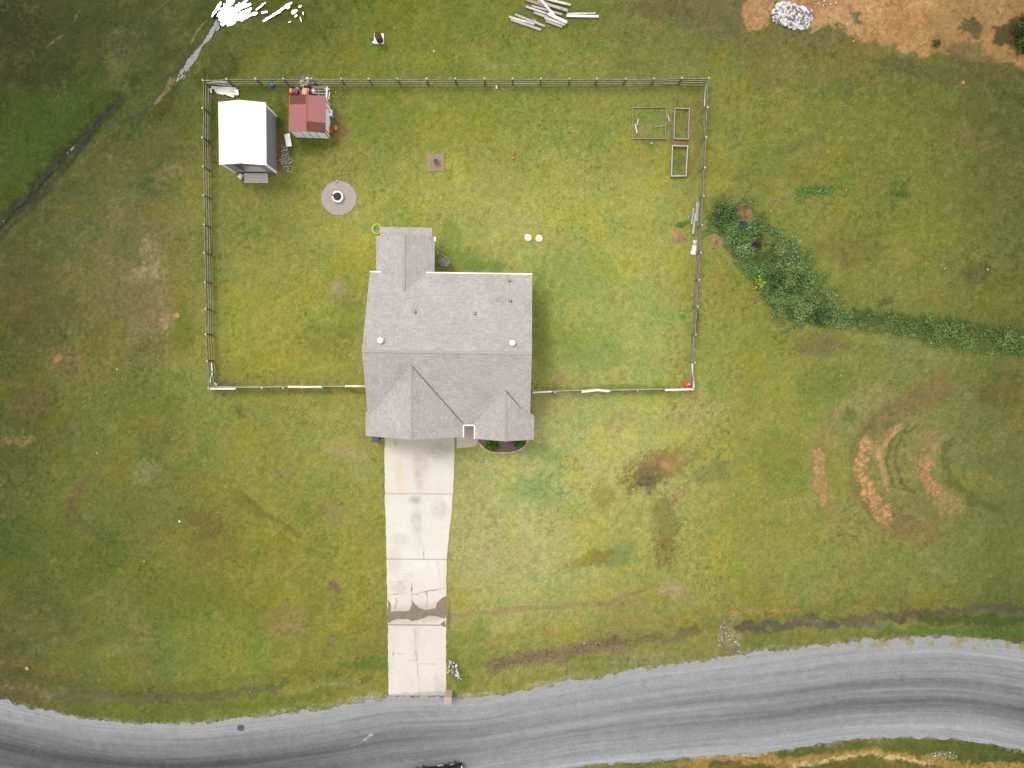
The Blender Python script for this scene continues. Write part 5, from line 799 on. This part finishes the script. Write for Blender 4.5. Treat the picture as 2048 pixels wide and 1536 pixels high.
# hoses
def hose(label, c, R, mat, turns, sq, rr=.022):
    m = MB(); n = turns * 26; rnd = random.Random(turns); w_ = [rnd.uniform(-.04, .04) for _ in range(turns + 1)]; m.tube([((R + w_[int(t / 26)] + .02 * math.sin(t * .7)) * math.cos(t * .2417), (R + w_[int(t / 26)]) * sq * math.sin(t * .2417), .03 + .02 * (t / 26)) for t in range(n)], rr, mat, 6); o = m.build('garden_hose'); o.location = W(*c); tag(o, label, 'hose')
hose('coiled yellow garden hose at the back corner of the house', (753.5,458), .36, M_yellow, 4, 1.15, .028); hose('green garden hose coiled inside the yellow one', (753,458.5), .24, M_green, 3, 1.1, .026)
# patio chair
ch = thing('patio_chair', 'grey plastic chair on the lawn right of the back wing', 'chair', W(888,523), math.radians(143)); M_c = M_chair
m = MB(); m.box((.0, 0, .4), (.5, .5, .05), M_c); m.build('seat', ch, .02); m = MB(); m.slab([(-.2, -.27, .42), (-.2, .27, .42), (-.58, .3, .98), (-.58, -.3, .98)], .04, M_c); m.build('backrest', ch)
for s in (-1, 1):
    m = MB(); m.tube([(-.35, s * .3, .62), (-.1, s * .36, .64), (.2, s * .34, .64), (.38, s * .26, .6)], .035, M_chairarm, 8); m.build('armrest', ch)
    for x in (.3, -.28): m = MB(); m.tube([(x, s * .27, .42), (x * 1.25, s * .3, 0)], .03, M_chairarm, 8); m.build('leg', ch)
m = MB(); m.beam((.34, -.26, .5), (.34, .26, .5), .05, .03, M_chairarm); m.build('front_bar', ch)
stick('white_paddle', 'short pale green stick standing between chair and house', (874.5,503), (877,508.5), .09, .3, M_offw, cat='stick', mt=nmat('pale_green', A(205, 225, 180), var=.05))
# trash bin
tb = thing('trash_bin', 'dark blue wheeled bin at the left corner of the garage', 'bin', W(758,885,0) + Vector((-.1, .5, 0)), math.radians(-1)); m = MB(); m.box((0, 0, .5), (.55, .6, .95), M_navy, tap=.8); m.build('body', tb); m = MB(); m.box((0, 0, 1.0), (.6, .68, .07), M_navy); m.box((0, .32, 1.0), (.5, .05, .05), M_navy); m.build('lid', tb, .02)
for s in (-1, 1): m = MB(); m.lathe((0, 0, 0), [(.12, -.03), (.12, .03)], M_tyre, 14, mx=Matrix.Translation((s * .25, .3, .12)) @ Matrix.Rotation(math.pi / 2, 4, 'Y')); m.build('wheel', tb)
# flower bed
fb = thing('flower_bed', 'mulched flower bed edged with tan bricks under the right gable', 'flower bed', (0, 0, 0)); EP = [(956,884.5),(961,890),(968,896),(975,901.5),(984,904.5),(996,905.5),(1010,905.8),(1024,905),(1035,902),(1045,897),(1052,890),(1056.5,880)]
m = MB(); m.prism([W(a, b) for a, b in [(958,870)] + EP + [(1057,870)]], -.05, .06, M_mulch); m.build('mulch', fb); bt = [nmat('edging_tan', A(204,172,140), var=.12, scale=5), nmat('edging_yellow', A(212,196,150), var=.1), nmat('edging_pink', A(206,166,146), var=.12)]
L = [W(a, b, .1) for a, b in EP]; segs = []; 
for a, b in zip(L[:-1], L[1:]):
    n = max(1, round((b - a).length / .28)); segs += [(a.lerp(b, i / n), a.lerp(b, (i + 1) / n)) for i in range(n)]
for k, (a, b) in enumerate(segs): m = MB(); d = (b - a).normalized() * .008; m.beam(a + d, b - d, .17, .16, bt[(k * 7) % 3]); m.build('edging_brick', fb)
shrub('garden_shrub', 'bright green shrub at the left end of the flower bed', 'shrub', 984, 891, .62, .42, .6, (105, 150, 44), 3, 1500, .1, .35); shrub('garden_shrub', 'smaller green shrub at the right end of the flower bed', 'shrub', 1038, 885, .5, .36, .5, (95, 140, 40), 5, 1100, .1, .35)
# ditch plants
shrub('yellow_weed', 'bright yellow-green weed on the left edge of the ditch', 'weed', 1516, 567, .5, .6, .45, (190, 205, 60), 7, 260, .12, .25); shrub('broadleaf_weed', 'pale speckled leafy weed near the top of the ditch', 'weed', 1482, 503, .6, .55, .6, (150, 185, 130), 9, 240, .13, .3); shrub('leafy_weed', 'tall pale green weed along the upper bank of the ditch', 'weed', 1580, 500, .8, 1.3, .7, (140, 175, 118), 11, 420, .12, .3); shrub('bushy_weed', 'round dark bushy weed in the middle of the ditch', 'weed', 1555, 555, .7, .6, .6, (98, 132, 66), 13, 700, .13, .3); shrub('bushy_weed', 'low dark weed clump at the lower bend of the ditch', 'weed', 1640, 628, .8, .7, .6, (98, 130, 70), 15, 800, .13, .3); shrub('bushy_weed', 'mid green clump at the very top of the ditch', 'weed', 1450, 425, .9, .7, .6, (105, 138, 76), 17, 800, .13, .3)
shrub('wild_bush', 'dark green bush at the right edge beside the orange clay', 'bush', 2048, 72, 1.0, 1.5, 1.1, (80, 104, 36), 19, 2200, .14, .4); shrub('wild_bush', 'small yellowish bush alone on the orange clay', 'bush', 1871, 87, .35, .3, .3, (110, 116, 48), 21, 220, .1, .3)
# rubble
def rubble(name, label, pts, n, r0, r1, seed, mats, zf=.25):
    rnd = random.Random(seed); m = MB(); xs = [p[0] for p in pts]; ys = [p[1] for p in pts]; cx_ = sum(xs) / len(xs); cy_ = sum(ys) / len(ys); k = 0
    while k < n:
        x, y = rnd.uniform(min(xs), max(xs)), rnd.uniform(min(ys), max(ys))
        if not inpoly(np.array([x]), np.array([y]), pts)[0]: continue
        e = 1 - math.hypot((x - cx_) / (max(xs) - min(xs)), (y - cy_) / (max(ys) - min(ys))) * 2; m.rock(W(x, y, .03 + max(0, e) * zf), rnd.uniform(r0, r1), mats[rnd.randrange(len(mats))], rnd); k += 1
    return tag(m.build(name), label, 'rubble', kind='stuff')
rubble('rubble_pile', 'heap of broken white concrete rubble on the orange clay', [(1546,22),(1558,6),(1580,4),(1600,14),(1622,20),(1624,36),(1612,58),(1590,58),(1570,50),(1548,44)], 750, .05, .2, 1, (M_rub, M_rub, M_rub2, M_rub2, M_stone), .4)
rubble('culvert_stones', 'loose pale stones at the culvert beside the driveway', [(895,1320),(914,1322),(918,1344),(925,1362),(905,1352),(895,1346)], 80, .03, .1, 2, (M_rub, M_rub2, M_stone), .1)
rubble('ditch_stones', 'scattered pale stones where the ditch meets the road edge', [(1430,1250),(1450,1238),(1462,1262),(1480,1290),(1490,1305),(1462,1308),(1432,1290),(1436,1262)], 120, .025, .06, 3, (M_rub, M_rub2, M_rub2), .02)
rubble('bank_stones', 'pale pebbles on the clay bank below the road', [(1860,1503),(1915,1504),(1915,1518),(1862,1517)], 50, .02, .045, 5, (M_stone, M_cream), .02); rubble('clay_rubble', 'pale debris strewn on the clay above the rubble heap', [(1510,-8),(1690,-8),(1680,10),(1640,14),(1530,14)], 60, .03, .08, 6, (M_rub, M_ostone, M_ostone), .03)
# small stones lying about
STN = [(359.5,1042.5),(195,906),(289,1123),(709,1186),(703,985),(235,738),(245,757),(1266,978),(1580,998),(1681,750),(1019,1244),(1168,1286),(1192,1286),(954,1221),(1861,686),(807,52.5),(789,56),(663,165),(672,185),(650,427),(717,426),(694,328),(1010,445),(1006,429),(468,756),(1377,486),(1706,83),(500,1383),(635,1373),(720,1362),(918,1362),(2002,1286)]
SL = {0: 'white squarish stone beside the brown patch on the lower left lawn', 1: 'white pebble on the far left lawn, above the squarish stone', 2: 'pale pebble on the lower left lawn, left of and below the squarish stone', 3: 'pale pebble left of the lower half of the driveway', 4: 'pale pebble left of the uppermost driveway slab', 7: 'white pebble by the brown patch right of the driveway', 8: 'pale pebble left of the curved dirt scars', 9: 'pale pebble between the ditch weeds and the curved dirt scars', 14: 'pale pebble on the lower edge of the weedy strip at far right', 25: 'pale pebble left of the white bags by the right fence', 26: 'pale pebble at the lower edge of the orange clay', 31: 'pale pebble on the upper verge of the road at far right', 17: 'pale pebble between the fire pit and the red-roofed shed, left one', 18: 'pale pebble just right of the pipe frame', 24: 'pale pebble on the lawn inside the left fence', 10: 'pale pebble right of the driveway near the mud stain', 13: 'pale pebble right of the driveway stain, leftmost there'}
for k, (a, b) in enumerate(STN):
    m = MB(); m.rock((0, 0, .04), .09 if k in (0,) else .05 + .03 * ((k * 7) % 3) / 3, M_white if k in (0, 7) else M_stone, random.Random(k), .7); o = m.build('pale_stone'); p = W(a, b); o.location = (p.x, p.y, 0.02); tag(o, SL.get(k, 'small pale stone lying loose on the grass'), 'stone', None if k in SL else 'small pale stones on the grass')
for a, b, r_, lb in ((355,631,.3,'big orange clod left of the left fence'),(1889,537,.16,'orange clod in the far right field, left of two'),(1974,539,.16,'orange clod in the far right field, right of two'),(1655,305,.16,'orange clod above the dark green tuft'),(1926,166,.2,'orange clod just below the bare clay'),(1541,422,.14,'tan clod right of the ditch head'),(1692,380,.12,'tan clod right of the dark green tuft'),(868,103,.16,'tan clod beyond the top fence, right of the barrel'),(1024,1243,.12,'tan clod on the lawn right of the driveway'),(55,1337,.22,'tan clod near the lower left ditch')):
    m = MB(); m.rock((0, 0, .02), r_ * .75, M_ostone if 'orange' in lb else M_tan, random.Random(int(a)), .5); o = m.build('clay_clod'); p = W(a, b); o.location = (p.x, p.y, .02); tag(o, lb, 'clod')
m = MB(); m.box((0, 0, .1), (.1, .3, .06), M_white); o = m.build('white_card', bevel=.01); o.location = W(993,175); tag(o, 'small white rectangle lying under the top fence', 'scrap')
# mailbox pillar
mb = thing('mailbox_pillar', 'pinkish brick mailbox pillar where the driveway meets the road', 'mailbox', W(898.5,1386), math.radians(-2)); M_pk = brickmat('pale_pink_brick', A(196,168,156), A(206,184,172), A(226,214,204), .22, .08); m = MB(); m.box((0, 0, .6), (.56, .56, 1.3), M_pk); m.build('pillar', mb); m = MB(); m.box((0, 0, 1.28), (.64, .64, .06), M_pk); m.box((0, 0, 1.34), (.5, .5, .06), M_pk); m.build('cap', mb, .01); m = MB(); m.box((.0, -.29, .95), (.2, .03, .22), M_dark); m.build('mailbox_door', mb)
# ---------------------------------------------------------------- car
ca = math.radians(8); hub = W(904.5, 1527.5, .34); fwd = Vector((math.cos(ca), math.sin(ca), 0)); lf = Vector((-math.sin(ca), math.cos(ca), 0)); cc_ = hub - fwd * 1.38 - lf * .86; cc_.z = .05
car = thing('parked_car', 'black car on the road at the bottom edge', 'car', cc_, ca)
prof = [(-2.25,.35),(-2.3,.7),(-2.2,.95),(-1.7,1.02),(-1.15,1.42),(.1,1.46),(.85,1.05),(1.8,.92),(2.2,.75),(2.28,.45),(2.2,.25),(-2.1,.25)]
def ring(y, sc, dz=0): return [(x * (1 - .02 * sc), y * (1 - (.18 * max(0, (z - .95) / .5))), z) for x, z in prof]
m = MB(); n = len(prof); v = ring(-.9, 0) + ring(-.8, -1) + ring(.8, -1) + ring(.9, 0); v = ring(-.88, 0) + ring(.88, 0); m.add(v, [tuple(range(n)), tuple(range(2 * n - 1, n - 1, -1))] + [(i, i + n, (i + 1) % n + n, (i + 1) % n) for i in range(n)], M_black); m.build('body', car, .05)
m = MB()
for s in (-1, 1): m.add([(-1.55, s * .885, 1.0), (-1.1, s * .77, 1.36), (.05, s * .77, 1.4), (.72, s * .885, 1.02)], [(0, 1, 2, 3)] if s < 0 else [(3, 2, 1, 0)], M_glass)
m.add([(.13, -.68, 1.47), (.13, .68, 1.47), (.88, .78, 1.07), (.88, -.78, 1.07)], [(0, 3, 2, 1)], M_glass); m.build('window', car)
m = MB()
for s in (-1, 1): m.beam((-1.5, s * .89, 1.0), (.7, s * .89, 1.0), .02, .03, M_chrome); m.beam((.1, s * .9, .32), (.62, s * .9, .32), .06, .05, M_chrome)
m.build('trim', car)
for s in (-1, 1):
    for x in (.25, -.75): m = MB(); m.box((x, s * .9, .85), (.2, .04, .04), M_chrome); m.build('door_handle', car)
    m = MB(); m.box((2.17, s * .62, .68), (.16, .36, .14), M_white); m.build('headlight', car, .02); m = MB(); m.box((-2.27, s * .62, .8), (.08, .36, .14), M_red); m.build('tail_light', car); m = MB(); m.box((.75, s * .98, 1.02), (.18, .2, .12), M_black); m.build('mirror', car, .03)
    for x in (1.38, -1.38):
        X_ = Matrix.Translation((x, s * .84, .33)) @ Matrix.Rotation(math.pi / 2, 4, 'X'); m = MB(); m.lathe((0, 0, 0), [(.24, -.11), (.33, -.1), (.34, 0), (.33, .1), (.24, .11)], M_tyre, 28, mx=X_); wh_ = m.build('wheel', car); m = MB(); m.lathe((0, 0, 0), [(.24, -.112), (.24, .112), ], M_dark, 24, mx=X_)
        for k in range(5): a = k * 1.2566; m.box((x + .12 * math.cos(a), s * .955, .33 + .12 * math.sin(a)), (.2, .012, .05), M_chrome, ry=-a)
        m.tube([(x + .235 * math.cos(t * .3307), s * .955, .33 + .235 * math.sin(t * .3307)) for t in range(19)], .018, M_chrome, 6, closed=True); m.build('rim', wh_)
